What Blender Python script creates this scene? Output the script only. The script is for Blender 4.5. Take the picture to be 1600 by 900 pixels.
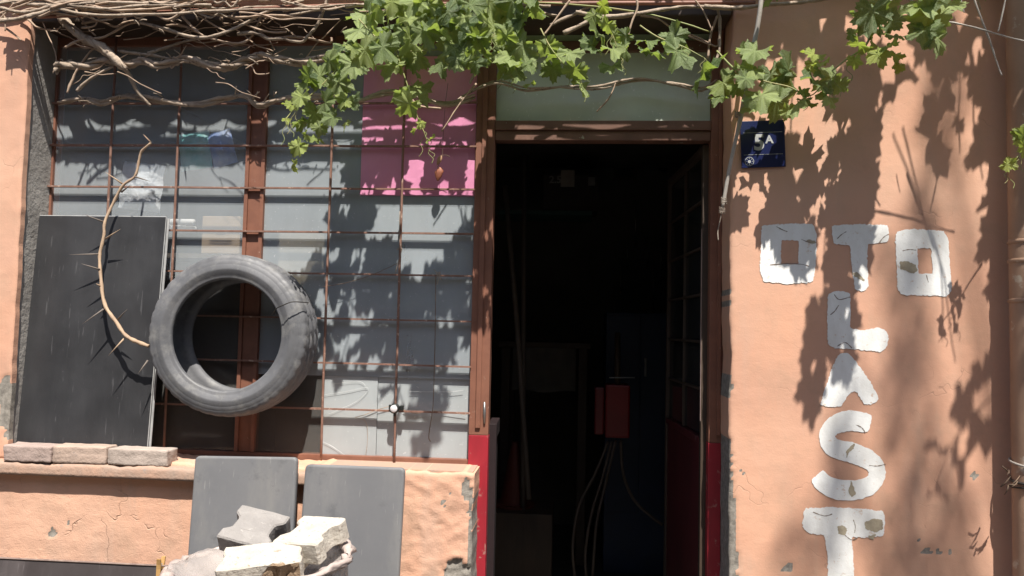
import bpy, bmesh, math, random
from mathutils import Vector, Matrix, Euler, noise
random.seed(7)
S = bpy.context.scene
for o in list(bpy.data.objects): bpy.data.objects.remove(o)
COL = S.collection
# ---------------------------------------------------------------- camera
YAW, PITCH, ROLL, FPX = math.radians(4.5), math.radians(3.0), math.radians(1.25), 1200.0
CAM = Vector((0, -3.0, 1.40))
_f = Vector((-math.sin(YAW)*math.cos(PITCH), math.cos(YAW)*math.cos(PITCH), math.sin(PITCH)))
_r0 = Vector((math.cos(YAW), math.sin(YAW), 0)); _u0 = _r0.cross(_f)
_r = _r0*math.cos(ROLL) + _u0*math.sin(ROLL); _u = -_r0*math.sin(ROLL) + _u0*math.cos(ROLL)
cd = bpy.data.cameras.new('camera'); cam = bpy.data.objects.new('camera', cd); COL.objects.link(cam)
M = Matrix.Identity(4)
for i in range(3): M[i][0], M[i][1], M[i][2], M[i][3] = _r[i], _u[i], -_f[i], CAM[i]
cam.matrix_world = M
cd.sensor_width = 36; cd.lens = 36*FPX/1600; cd.clip_end = 500; cd.clip_start = 0.05
S.camera = cam
# ---------------------------------------------------------------- light
SUN = Vector((-0.31, 1.0, -1.9))                      # the way the sunlight travels
w = bpy.data.worlds.new('World'); S.world = w; w.use_nodes = True
nt = w.node_tree; nt.nodes.clear()
sky = nt.nodes.new('ShaderNodeTexSky'); sky.sky_type = 'NISHITA'; sky.sun_disc = False
sky.sun_elevation = math.atan2(1.9, math.hypot(.31, 1)); sky.sun_rotation = math.pi - math.atan2(.31, 1)
sky.air_density = 1.0; sky.dust_density = 1.5
bg = nt.nodes.new('ShaderNodeBackground'); bg.inputs[1].default_value = 0.095
wo = nt.nodes.new('ShaderNodeOutputWorld')
nt.links.new(sky.outputs[0], bg.inputs[0]); nt.links.new(bg.outputs[0], wo.inputs[0])
sl = bpy.data.lights.new('sun', 'SUN'); sl.energy = 5.0; sl.angle = math.radians(0.53); sl.color = (1.0, .95, .87)
so = bpy.data.objects.new('sun', sl); COL.objects.link(so); so.rotation_euler = SUN.to_track_quat('-Z', 'Y').to_euler(); so.location = (2, -6, 10)
S.view_settings.view_transform = 'Standard'; S.view_settings.look = 'None'; S.view_settings.gamma = 1
S.view_settings.exposure = 0.76
S.render.engine = 'CYCLES'
try: S.cycles.transparent_max_bounces = 10; S.cycles.max_bounces = 5; S.cycles.diffuse_bounces = 3; S.cycles.glossy_bounces = 2; S.cycles.caustics_reflective = False; S.cycles.caustics_refractive = False
except Exception: pass

# ---------------------------------------------------------------- helpers
def U(px, py, y=0.0):
    """the point at depth y that the photograph shows at a pixel (1600 x 900)"""
    d = _r*(px-800) - _u*(py-450) + _f*FPX
    return CAM + d*((y-CAM.y)/d.y)
def N(p, s=1.0, seed=0.0): return noise.noise(Vector((p[0]*s+seed*7.3, p[1]*s+seed*3.1, p[2]*s-seed*5.7)))
def link(name, me, mat, parent=None, smooth=False, center=True):
    if center and len(me.vertices):
        xs = [v.co for v in me.vertices]
        c = Vector([(min(v[i] for v in xs)+max(v[i] for v in xs))/2 for i in range(3)])
        me.transform(Matrix.Translation(-c))
    else: c = Vector((0, 0, 0))
    me.materials.append(mat)
    if smooth: me.polygons.foreach_set('use_smooth', [True]*len(me.polygons))
    me.update()
    o = bpy.data.objects.new(name, me); COL.objects.link(o)
    o.location = c
    if parent: attach(o, parent)
    return o
def wloc(o):
    l = o.location.copy()
    p = o.parent
    while p: l += p.location; p = p.parent
    return l
def attach(o, parent):
    o.location = o.location - wloc(parent); o.parent = parent
def empty(name, loc):
    o = bpy.data.objects.new(name, None); COL.objects.link(o); o.location = loc; o.empty_display_size = .1
    return o
def tag(o, label, cat=None, group=None, kind=None):
    if label: o['label'] = label
    if cat: o['category'] = cat
    if group: o['group'] = group
    if kind: o['kind'] = kind
    return o
class MB:
    def __init__(s): s.v = []; s.f = []
    def add(s, vs, fs):
        k = len(s.v); s.v += [tuple(v) for v in vs]; s.f += [tuple(i+k for i in f) for f in fs]; return s
    def box(s, a, b):
        x0, y0, z0 = (min(a[i], b[i]) for i in range(3)); x1, y1, z1 = (max(a[i], b[i]) for i in range(3))
        return s.add([(x0,y0,z0),(x1,y0,z0),(x1,y1,z0),(x0,y1,z0),(x0,y0,z1),(x1,y0,z1),(x1,y1,z1),(x0,y1,z1)],
                     [(0,3,2,1),(4,5,6,7),(0,1,5,4),(1,2,6,5),(2,3,7,6),(3,0,4,7)])
    def hexa(s, p):  # 8 points in box order
        return s.add(p, [(0,3,2,1),(4,5,6,7),(0,1,5,4),(1,2,6,5),(2,3,7,6),(3,0,4,7)])
    def tube(s, pts, rad, n=7, rough=0.0, cap=True):
        pts = [Vector(p) for p in pts]
        if not hasattr(rad, '__len__'): rad = [rad]*len(pts)
        vs = []; fs = []; up = Vector((0.31, 0.77, 0.55))
        for i, p in enumerate(pts):
            t = (pts[min(i+1, len(pts)-1)]-pts[max(i-1, 0)]).normalized()
            a = t.cross(up)
            if a.length < .05: a = t.cross(Vector((1, 0, 0)))
            a.normalize(); b = t.cross(a)
            for k in range(n):
                an = 2*math.pi*k/n
                q = a*math.cos(an)+b*math.sin(an)
                r = rad[i]
                if rough: r *= 1+rough*N(p*40+q*1.6, 1)
                vs.append(p+q*r)
        for i in range(len(pts)-1):
            for k in range(n):
                fs.append((i*n+k, i*n+(k+1) % n, (i+1)*n+(k+1) % n, (i+1)*n+k))
        if cap: fs += [tuple(range(n-1, -1, -1)), tuple(range((len(pts)-1)*n, len(pts)*n))]
        return s.add(vs, fs)
    def lathe(s, prof, c, axis='z', n=32):   # prof: (r, h)
        vs = []; fs = []; m = len(prof)
        for i in range(n):
            a = 2*math.pi*i/n; ca, sa = math.cos(a), math.sin(a)
            for r, h in prof:
                p = {'z': (r*ca, r*sa, h), 'y': (r*ca, h, r*sa), 'x': (h, r*ca, r*sa)}[axis]
                vs.append((c[0]+p[0], c[1]+p[1], c[2]+p[2]))
        for i in range(n):
            j = (i+1) % n
            for k in range(m-1): fs.append((i*m+k, j*m+k, j*m+k+1, i*m+k+1))
        return s.add(vs, fs)
    def mesh(s, name='m'):
        me = bpy.data.meshes.new(name); me.from_pydata(s.v, [], s.f); me.validate(); me.update(); return me
    def build(s, name, mat, parent=None, smooth=False, bevel=0, fix=True):
        me = s.mesh(name)
        if fix or bevel:
            bm = bmesh.new(); bm.from_mesh(me)
            if bevel: bmesh.ops.bevel(bm, geom=list(bm.edges), offset=bevel, segments=2, affect='EDGES', profile=.6)
            bmesh.ops.recalc_face_normals(bm, faces=bm.faces); bm.to_mesh(me); bm.free()
        o = link(name, me, mat, parent, smooth)
        return o
def spline(pts, k=6):
    pts = [Vector(p) for p in pts]; out = []
    for i in range(len(pts)-1):
        p0, p1, p2, p3 = pts[max(i-1, 0)], pts[i], pts[i+1], pts[min(i+2, len(pts)-1)]
        for j in range(k):
            t = j/k
            out.append(.5*((2*p1)+(p2-p0)*t+(2*p0-5*p1+4*p2-p3)*t*t+(3*p1-p0-3*p2+p3)*t**3))
    out.append(pts[-1]); return out
def lerp(a, b, t): return a+(b-a)*t

# ---------------------------------------------------------------- materials
def material(name):
    m = bpy.data.materials.new(name); m.use_nodes = True
    t = m.node_tree; t.nodes.clear()
    out = t.nodes.new('ShaderNodeOutputMaterial'); b = t.nodes.new('ShaderNodeBsdfPrincipled')
    t.links.new(b.outputs[0], out.inputs[0])
    return m, t, b, out
def node(t, typ, **kw):
    n = t.nodes.new(typ)
    for k, v in kw.items():
        if k.startswith('i_'):
            key = k[2:]; key = int(key) if key.isdigit() else key.replace('_', ' ')
            n.inputs[key].default_value = v
        else: setattr(n, k, v)
    return n
def coords(t, world=False):
    if world: return node(t, 'ShaderNodeNewGeometry').outputs['Position']
    tc = node(t, 'ShaderNodeTexCoord'); oi = node(t, 'ShaderNodeObjectInfo')
    a = node(t, 'ShaderNodeVectorMath', operation='ADD'); t.links.new(tc.outputs['Object'], a.inputs[0])
    mm = node(t, 'ShaderNodeMath', operation='MULTIPLY', i_1=37.0); t.links.new(oi.outputs['Random'], mm.inputs[0]); t.links.new(mm.outputs[0], a.inputs[1])
    return a.outputs[0]
def nz(t, co, scale, detail=4, rough=.55, stretch=None):
    if stretch:
        mp = node(t, 'ShaderNodeMapping'); mp.inputs['Scale'].default_value = stretch; t.links.new(co, mp.inputs[0]); co = mp.outputs[0]
    n = node(t, 'ShaderNodeTexNoise'); n.inputs['Scale'].default_value = scale; n.inputs['Detail'].default_value = detail; n.inputs['Roughness'].default_value = rough
    t.links.new(co, n.inputs['Vector']); return n.outputs[0]
def ramp(t, fac, a, b, lo=0.0, hi=1.0):
    r = node(t, 'ShaderNodeMapRange'); r.inputs[1].default_value = a; r.inputs[2].default_value = b; r.inputs[3].default_value = lo; r.inputs[4].default_value = hi
    t.links.new(fac, r.inputs[0]); return r.outputs[0]
def mix(t, fac, a, b, mode='MIX'):
    m = node(t, 'ShaderNodeMix', data_type='RGBA', blend_type=mode)
    if hasattr(fac, 'links'): t.links.new(fac, m.inputs[0])
    else: m.inputs[0].default_value = fac
    for i, c in ((6, a), (7, b)):
        if hasattr(c, 'links'): t.links.new(c, m.inputs[i])
        else: m.inputs[i].default_value = (*c, 1)
    return m.outputs[2]
def math2(t, op, a, b):
    m = node(t, 'ShaderNodeMath', operation=op)
    for i, c in ((0, a), (1, b)):
        if hasattr(c, 'links'): t.links.new(c, m.inputs[i])
        else: m.inputs[i].default_value = c
    return m.outputs[0]
def bump(t, b, h, strength=.4, dist=.004, prev=None):
    n = node(t, 'ShaderNodeBump'); n.inputs['Strength'].default_value = strength; n.inputs['Distance'].default_value = dist
    t.links.new(h, n.inputs['Height'])
    if prev: t.links.new(prev, n.inputs['Normal'])
    t.links.new(n.outputs[0], b.inputs['Normal']); return n.outputs[0]
def mk(name, col, col2=None, rough=.7, scale=8, spot=None, spotsc=25, spotlo=.62, bs=.3, bd=.003, bscale=60, metal=0, spec=.5, stretch=None, world=False, detail=6, spotw=.06):
    m, t, b, out = material(name)
    co = coords(t, world)
    c2 = col2 or tuple(x*.7 for x in col)
    c = mix(t, ramp(t, nz(t, co, scale, detail, .6, stretch), .3, .7), col, c2)
    if spot: c = mix(t, ramp(t, nz(t, co, spotsc, 5, .65), spotlo, spotlo+spotw), c, spot)
    t.links.new(c, b.inputs['Base Color'])
    b.inputs['Roughness'].default_value = rough; b.inputs['Metallic'].default_value = metal; b.inputs['Specular IOR Level'].default_value = spec
    if bs: bump(t, b, nz(t, co, bscale, 5, .6, stretch), bs, bd)
    return m
def plaster(name, col, bumpamt=.5, stain=.5, scale=1.0, rough_zone=False):
    m, t, b, out = material(name); co = coords(t, True)
    c = mix(t, ramp(t, nz(t, co, 2.2, 5), .35, .7), col, tuple(x*y for x, y in zip(col, (.86, .88, .93))))
    c = mix(t, ramp(t, nz(t, co, 7, 6, .65), .5, .72, 0, stain), c, (.40, .27, .19))       # grime
    c = mix(t, ramp(t, nz(t, co, 5, 5, .6, (1, 1, .25)), .56, .74, 0, stain*.6), c, (.45, .38, .32))
    c = mix(t, ramp(t, nz(t, co, 9, 5, .65, (1.6, 1, .12)), .52, .72, 0, stain*.55), c, (.50, .36, .27))
    c = mix(t, ramp(t, nz(t, co, 1.3, 3), .45, .65, 0, .45), c, (.68, .44, .32))
    c = mix(t, ramp(t, nz(t, co, 13, 5, .7), .66, .70, 0, .35), c, tuple(min(1, x*1.18) for x in col))
    c = mix(t, ramp(t, nz(t, co, 90, 3, .7), .70, .74, 0, .6), c, (.25, .17, .13))        # pits
    vo = node(t, 'ShaderNodeTexVoronoi', feature='DISTANCE_TO_EDGE'); vo.inputs['Scale'].default_value = 2.6
    wv = node(t, 'ShaderNodeVectorMath', operation='ADD'); nn = node(t, 'ShaderNodeTexNoise'); nn.inputs['Scale'].default_value = 9
    t.links.new(co, nn.inputs['Vector']); sc = node(t, 'ShaderNodeVectorMath', operation='SCALE'); sc.inputs['Scale'].default_value = .22
    t.links.new(nn.outputs[1], sc.inputs[0]); t.links.new(co, wv.inputs[0]); t.links.new(sc.outputs[0], wv.inputs[1]); t.links.new(wv.outputs[0], vo.inputs['Vector'])
    crack = math2(t, 'MULTIPLY', ramp(t, vo.outputs['Distance'], 0.0, .006, 1, 0), ramp(t, nz(t, co, 3.1, 3), .54, .62))
    c = mix(t, math2(t, 'MULTIPLY', crack, .45), c, (.30, .19, .14))
    at = node(t, 'ShaderNodeAttribute', attribute_name='wear')
    wf = ramp(t, math2(t, 'ADD', at.outputs['Fac'], math2(t, 'MULTIPLY', math2(t, 'SUBTRACT', nz(t, co, 60, 4), .5), .7)), .45, .52)
    grey = mix(t, ramp(t, nz(t, co, 50, 5, .7), .35, .65), (.34, .31, .27), (.17, .155, .135))
    c = mix(t, wf, c, grey)
    t.links.new(c, b.inputs['Base Color']); b.inputs['Roughness'].default_value = .92; b.inputs['Specular IOR Level'].default_value = .2
    h = math2(t, 'ADD', nz(t, co, 28*scale, 6, .62), math2(t, 'MULTIPLY', nz(t, co, 190, 3, .6), .35))
    h = math2(t, 'ADD', h, math2(t, 'MULTIPLY', nz(t, co, 10, 4, .6, (.5, 1, 2.2)), .4))
    h = math2(t, 'SUBTRACT', h, math2(t, 'MULTIPLY', crack, 1.0))
    h = math2(t, 'SUBTRACT', h, math2(t, 'MULTIPLY', wf, .5))
    bump(t, b, h, bumpamt, .006)
    return m
PEACH = (.655, .365, .245)
M_wall = plaster('peach_plaster', PEACH, .22, .42)
M_para = plaster('peach_rough_plaster', (.66, .375, .252), .6, .6, .8)
M_grey = mk('grey_render', (.40, .375, .345), (.28, .26, .24), .95, 9, spot=(.36, .34, .31), spotsc=14, bs=.8, bd=.006, bscale=45, world=True, spec=.2)
M_mortar = mk('mortar', (.36, .31, .26), (.2, .17, .14), .95, 30, bs=1, bd=.008, bscale=70, world=True, spec=.2)
M_sill = mk('sill_render', (.46, .29, .21), (.34, .26, .21), .95, 12, spot=(.3, .25, .22), spotsc=20, bs=.7, bd=.005, bscale=55, world=True, spec=.2)
M_rust = mk('brown_steel_paint', (.245, .105, .065), (.18, .075, .048), .55, 14, spot=(.34, .22, .17), spotsc=26, spotlo=.66, bs=.35, bd=.002, bscale=45, world=True)
M_header = mk('worn_brown_steel_paint', (.17, .085, .058), (.12, .06, .042), .55, 14, spot=(.36, .36, .28), spotsc=22, spotlo=.66, bs=.4, bd=.003, bscale=40, world=True, spotw=.02)
M_bar = mk('rusty_bar', (.27, .15, .11), (.17, .085, .06), .75, 30, spot=(.42, .29, .23), spotsc=40, spotlo=.60, bs=.4, bd=.002, bscale=120, world=True)
M_red = mk('red_primer', (.36, .018, .032), (.24, .015, .024), .5, 12, spot=(.36, .15, .13), spotsc=26, spotlo=.60, bs=.3, bd=.002, bscale=40, world=True, stretch=(1, 1, .3))
M_maroon = mk('maroon_paint', (.11, .022, .025), (.07, .016, .018), .4, 8, spot=(.2, .12, .11), spotsc=14, spotlo=.66, bs=.2, bd=.002, world=True, stretch=(1, 1, .25))
M_wood = None
M_concrete = mk('worn_pavement', (.13, .115, .10), (.09, .08, .07), .95, 3, bs=.5, bd=.006, bscale=30, world=True)
M_asphalt = mk('asphalt', (.055, .053, .05), (.04, .04, .038), .95, 6, bs=.5, bd=.005, bscale=120, world=True)
M_room = mk('gloom_wall', (.13, .12, .105), (.08, .075, .065), .9, 3, bs=.3, world=True)  # walls coloured dark to stand in for the room's gloom
M_floor = mk('gloom_floor', (.06, .055, .05), (.03, .028, .026), .8, 4, bs=.3, world=True)  # floor coloured dark so the doorway looks unlit
M_white = mk('white_wall_paint', (.86, .86, .84), (.76, .76, .74), .8, 6, bs=.35, bd=.003, bscale=35, spot=(.62, .60, .56), spotsc=18, spotlo=.66, world=True, spec=.2)
def wornpaint():
    m, t, b, out = material('worn_white_paint'); co = coords(t, True)
    c = mix(t, ramp(t, nz(t, co, 10, 5, .65, (1, 1, .4)), .42, .72, 0, .8), (.84, .84, .82), (.66, .64, .60))
    c = mix(t, ramp(t, nz(t, co, 26, 6, .7), .60, .66, 0, .75), c, (.62, .47, .36))
    c = mix(t, ramp(t, nz(t, co, 110, 3, .7), .68, .72, 0, .7), c, (.42, .34, .27))
    t.links.new(c, b.inputs['Base Color']); b.inputs['Roughness'].default_value = .85; b.inputs['Specular IOR Level'].default_value = .2
    bump(t, b, math2(t, 'ADD', nz(t, co, 28, 6, .62), math2(t, 'MULTIPLY', nz(t, co, 190, 3, .6), .35)), .25, .006); return m
M_paint = wornpaint()
M_chip = mk('bare_plaster_chip', (.46, .40, .29), (.30, .25, .18), .95, 25, bs=.6, world=True)
M_crack = mk('bare_crack', (.26, .20, .16), None, .95, 25, bs=0, world=True)
M_rubber = None
M_black = None

# ---------------------------------------------------------------- setting: ground
g = MB().add([(-60, -60, 0), (60, -60, 0), (60, 60, 0), (-60, 60, 0), (-3, .2, 0), (3, .2, 0), (3, 3.6, 0), (-3, 3.6, 0)], [(0, 1, 5, 4), (1, 2, 6, 5), (2, 3, 7, 6), (3, 0, 4, 7)]).build('ground', M_asphalt); tag(g, None, kind='structure')
pv = MB().box((-14, -2.0, .004), (14, .16, .11)).build('pavement', M_concrete, bevel=.01); tag(pv, None, kind='structure')
GZ = .11
M_opp = mk('ochre_render', (.34, .27, .19), (.27, .21, .15), .9, 2, bs=.3, world=True)
M_oppw = mk('dark_window_glass', (.03, .035, .04), None, .15, 2, bs=0)
oh = empty('added_house', (0, -8.6, 0)); tag(oh, 'unseen two storey ochre house added across the street to cut skylight', 'house')  # unseen house, added to block part of the skylight
MB().box((-13, -16, 0), (13, -8.6, 6.4)).build('wall', M_opp, oh)
MB().box((-13.3, -16.3, 6.401), (13.3, -8.3, 6.62)).build('roof', M_asphalt, oh, bevel=.02)
for i in range(9):
    for z0, z1 in ((.9, 2.3), (3.7, 5.2)):
        x = -11.5+i*2.8; wn = MB().box((x, -8.62, z0), (x+1.2, -8.57, z1)).build('window', M_white, oh, bevel=.01); MB().box((x+.07, -8.60, z0+.07), (x+1.13, -8.565, z1-.07)).build('pane', M_oppw, wn)
# ---------------------------------------------------------------- building
X_L = U(33, 300, 0).x                 # right edge of the left pier
X_R = U(1141, 450, 0).x               # left edge of the right-hand wall
X_P = U(738, 820, 0).x                # right end of the parapet
Z_LIN = U(300, 27, 0).z               # underside of the lintel
Z_SILL = U(660, 737, 0).z             # top of the parapet
YG = .195                             # glass plane
Z_TOP = 3.25
bld = empty('workshop_building', (X_P, 0.1, GZ))
tag(bld, 'peach plastered workshop front with a barred window, an open doorway and white painted letters', 'building')

def wall_sheet(name, x0, x1, z0, z1, y0, y1, step, amp, mat, chips=(), edges='', ej=.006, fine=None):
    """a thick wall slab whose face is a fine, uneven grid; chips = list of (polygon in xz, depth)"""
    nx = max(2, int((x1-x0)/step)); nzn = max(2, int((z1-z0)/step))
    vs = []; wear = []
    def inside(poly, x, z):
        c = False; j = len(poly)-1
        for i in range(len(poly)):
            (xi, zi), (xj, zj) = poly[i], poly[j]
            if (zi > z) != (zj > z) and x < (xj-xi)*(z-zi)/(zj-zi)+xi: c = not c
            j = i
        return c
    for k in range(nzn+1):
        for i in range(nx+1):
            x = lerp(x0, x1, i/nx); z = lerp(z0, z1, k/nzn)
            d = amp*(N((x, 0, z), 3.0, 1)*1.2+N((x, 0, z), 9, 2)*.6+N((x, 0, z), 24, 3)*.35)
            if fine: d += fine(x, z)
            wv = 0.0
            jx, jz = x+.012*N((x, 1, z), 40), z+.012*N((x, 5, z), 40)
            for poly, dep in chips:
                if inside(poly, jx, jz): wv = 1.0; d += dep*(1+.5*N((x, 3, z), 50))
            y = y0+d; xx = x; zz = z
            if 'l' in edges and i == 0: xx += ej*N((0, 0, z), 6, 4)+ej*.6*N((0, 0, z), 21, 5); y += ej*.7
            if 'r' in edges and i == nx: xx += ej*N((0, 0, z), 6, 6)+ej*.6*N((0, 0, z), 21, 7); y += ej*.7
            if 't' in edges and k == nzn: zz += ej*N((x, 0, 0), 10, 8)+ej*.8*N((x, 0, 0), 40, 9); y += ej*.8
            vs.append((xx, y, zz)); wear.append(wv)
    W = nx+1; fs = [(k*W+i, k*W+i+1, (k+1)*W+i+1, (k+1)*W+i) for k in range(nzn) for i in range(nx)]
    loop = [i for i in range(W)]+[k*W+nx for k in range(1, nzn+1)]+[nzn*W+i for i in range(nx-1, -1, -1)]+[k*W for k in range(nzn-1, 0, -1)]
    b0 = len(vs)
    for i in loop: vs.append((vs[i][0], y1, vs[i][2])); wear.append(wear[i])
    n = len(loop)
    fs += [(loop[(j+1) % n], loop[j], b0+j, b0+(j+1) % n) for j in range(n)]
    fs.append(tuple(b0+j for j in range(n)))
    me = bpy.data.meshes.new(name); me.from_pydata(vs, [], fs)
    a = me.attributes.new('wear', 'FLOAT', 'POINT'); a.data.foreach_set('value', wear)
    o = link(name, me, mat, bld)
    me.polygons.foreach_set('use_smooth', [i < nx*nzn for i in range(len(me.polygons))])
    return o
def poly_px(pts, y=0): return [(U(px, py, y).x, U(px, py, y).z) for px, py in pts]
def blob_px(cx, cy, rx, ry, n=9):
    return poly_px([(cx+rx*math.cos(6.283*i/n)*random.uniform(.6, 1.15), cy+ry*math.sin(6.283*i/n)*random.uniform(.6, 1.15)) for i in range(n)])
edge_strip = poly_px([(1132, 690), (1141, 690), (1146, 760), (1150, 830), (1154, 900), (1156, 990), (1120, 990), (1120, 800)])
r_chips = [(edge_strip, .006), (blob_px(1160, 738, 4, 5), .002), (blob_px(1231, 886, 9, 10), .002), (blob_px(1441, 842, 7, 4), .002), (blob_px(1448, 860, 9, 5), .002),
           (blob_px(1484, 858, 3, 10), .002), (blob_px(1466, 862, 10, 3), .002), (blob_px(1524, 742, 8, 8), .0015), (blob_px(1137, 470, 4, 30), .004), (blob_px(1138, 610, 5, 26), .004)]
wall_r = wall_sheet('wall', X_R, X_R+1.65, GZ, Z_TOP, 0, .25, .011, .0011, M_wall, r_chips, 'l', .007)
wall_sheet('wall', X_R+1.65, X_R+5, GZ, Z_TOP, 0, .25, .12, .004, M_wall)
pier = wall_sheet('pier', X_L-.35, X_L, GZ, Z_TOP, 0, .03, .011, .003, M_wall, [(blob_px(14, 640, 16, 60), .004)], 'r', .005)
MB().box((X_L-.35, .03, GZ), (X_L-.006, .25, Z_TOP)).build('reveal', M_grey, bld)
MB().box((X_L-5, .002, GZ), (X_L-.35, .25, Z_TOP)).build('wall', M_wall, bld)
def para_relief(x, z):
    k = max(0, min(1, (x-U(600, 800).x)/.15))
    return (-.010*max(0, .30-abs(N((x, 0, z*1.5), 9, 11)))-.007*max(0, .28-abs(N((x, 0, z*1.7), 21, 13)))-.003*N((x, 0, z), 45, 12))*k
p_chips = [([*poly_px([(690, 905), (697, 884), (708, 870), (722, 876), (734, 888), (745, 905), (745, 990), (690, 990)])], .010),
           (poly_px([(722, 752), (731, 745), (738, 760), (738, 778), (727, 782), (721, 770)]), .006), (blob_px(693, 787, 4, 7), .003), (blob_px(703, 768, 4, 4), .003), (blob_px(688, 876, 3, 4), .003),
           (poly_px([(733, 780), (740, 780), (742, 900), (730, 900)]), .005), (blob_px(82, 833, 7, 6), .004), (blob_px(107, 818, 4, 4), .003)]
Z_LEDGE0 = U(150, 746, -.035).z; Z_LEDGE1 = U(150, 727, -.04).z
parapet = wall_sheet('parapet', X_L-.35, X_P, GZ, Z_SILL, 0, .17, .010, .0035, M_para, p_chips, 'rt', .008, para_relief)
bpy.context.view_layer.update()
# the pier hangs above the parapet: both share a face plane only where the parapet passes in front
for v in pier.data.vertices:
    if v.co.z+wloc(pier).z < Z_SILL-.01: v.co.y += .02
sill = wall_sheet('window_sill', X_L-.45, U(560, 740).x, Z_LEDGE0, Z_LEDGE1, -.042, .165, .012, .003, M_sill, (), 't', .006)
MB().box((X_P-.62, .02, Z_SILL-.012), (X_P-.004, .20, Z_SILL+.003)).build('window_sill', M_sill, bld)
M_dark2 = mk('dark_wood_and_shade', (.07, .045, .03), (.04, .028, .02), .6, 10, stretch=(1, 1, .2))  # dark wood, also used as painted shade on soffit and door
MB().box((X_L+.001, .004, Z_LIN-.012), (X_R-.001, .25, Z_LIN+.045)).build('shade_soffit', M_dark2, bld, bevel=.006)  # dark strip standing in for the shade under the lintel
lintel = wall_sheet('lintel', X_L+.001, X_R-.001, Z_LIN+.046, Z_TOP, .001, .25, .03, .004, M_wall)
# room behind
RX0, RX1, RY1, RZ1 = X_L-.2, X_R+.30, 3.4, 2.75
FZ = -.20
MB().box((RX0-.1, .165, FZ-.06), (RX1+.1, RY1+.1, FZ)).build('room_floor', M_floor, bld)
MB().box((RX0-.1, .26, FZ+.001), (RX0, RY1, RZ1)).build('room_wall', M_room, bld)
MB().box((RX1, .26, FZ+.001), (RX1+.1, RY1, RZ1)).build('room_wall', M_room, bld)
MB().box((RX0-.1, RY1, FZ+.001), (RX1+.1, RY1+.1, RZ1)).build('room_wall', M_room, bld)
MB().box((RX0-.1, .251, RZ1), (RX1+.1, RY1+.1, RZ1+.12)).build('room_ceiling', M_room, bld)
# eave of curved roof tiles just above the picture
M_tile = mk('terracotta', (.42, .19, .11), (.30, .13, .08), .85, 8, spot=(.25, .22, .18), spotsc=18, bs=.4, world=True)
def roof_tile(x, z):
    m = MB(); n = 9; vs = []; r = .098
    for j, yy in enumerate((-.085, .36)):
        for lay in (0, .014):
            for i in range(n):
                a = math.pi*i/(n-1)
                vs.append((x-(r+lay)*math.cos(a), yy, z+j*.12+(r*.62+lay)*math.sin(a)))
    q = lambda j, l, i: j*2*n+l*n+i
    fs = []
    for i in range(n-1):
        fs += [(q(0,1,i), q(0,1,i+1), q(1,1,i+1), q(1,1,i)), (q(0,0,i+1), q(0,0,i), q(1,0,i), q(1,0,i+1)), (q(0,0,i), q(0,0,i+1), q(0,1,i+1), q(0,1,i)), (q(1,0,i+1), q(1,0,i), q(1,1,i), q(1,1,i+1))]
    fs += [(q(0,0,0), q(0,1,0), q(1,1,0), q(1,0,0)), (q(0,1,n-1), q(0,0,n-1), q(1,0,n-1), q(1,1,n-1))]
    return m.add(vs, fs)
Z_EAVE = U(300, -34, -.08).z
def pan_tile(x, z):
    n = 7; vs = []; r = .105
    for j, yy in enumerate((-.075, .36)):
        for lay in (0, -.014):
            for i in range(n):
                a = math.pi*i/(n-1)
                vs.append((x-(r)*math.cos(a), yy, z+j*.12-(.055)*math.sin(a)+lay))
    q = lambda j, l, i: j*2*n+l*n+i
    fs = []
    for i in range(n-1):
        fs += [(q(0,0,i), q(0,0,i+1), q(1,0,i+1), q(1,0,i)), (q(0,1,i+1), q(0,1,i), q(1,1,i), q(1,1,i+1)), (q(0,0,i+1), q(0,0,i), q(0,1,i), q(0,1,i+1)), (q(1,0,i), q(1,0,i+1), q(1,1,i+1), q(1,1,i))]
    return MB().add(vs, fs)
xt = X_L-.5
for i in range(23):
    pan_tile(xt+i*.208, Z_EAVE+.05).build('roof_tile', M_tile, bld)

# ---- the painted letters
LET = [
 ([(1190,353),(1232,349),(1270,350),(1276,368),(1275,400),(1273,425),(1270,441),(1232,444),(1192,440),(1187,420),(1189,385)], [(1221,375),(1248,376),(1247,413),(1220,413)]),
 ([(1299,352),(1345,350),(1386,352),(1389,365),(1387,378),(1355,382),(1355,415),(1357,448),(1352,455),(1336,454),(1331,420),(1328,384),(1302,381)], None),
 ([(1399,363),(1412,359),(1445,358),(1474,361),(1481,372),(1484,415),(1487,453),(1478,463),(1445,462),(1410,461),(1402,452),(1400,405)], [(1433,388),(1455,388),(1457,428),(1435,428)]),
 ([(1294,458),(1312,454),(1328,457),(1329,480),(1328,513),(1350,516),(1372,512),(1383,515),(1388,524),(1386,541),(1377,550),(1340,546),(1303,544),(1293,538),(1292,495)], None),
 ([(1309,554),(1318,551),(1327,553),(1341,570),(1358,594),(1373,620),(1370,629),(1360,632),(1350,632),(1344,622),(1338,612),(1329,612),(1322,622),(1314,635),(1296,636),(1281,633),(1288,610),(1298,580)], None),
 ('S', None),
 ([(1257,794),(1300,792),(1340,795),(1380,798),(1383,815),(1380,838),(1352,840),(1331,838),(1333,870),(1334,920),(1294,920),(1293,870),(1288,836),(1262,833),(1253,822)], None)]
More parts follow.
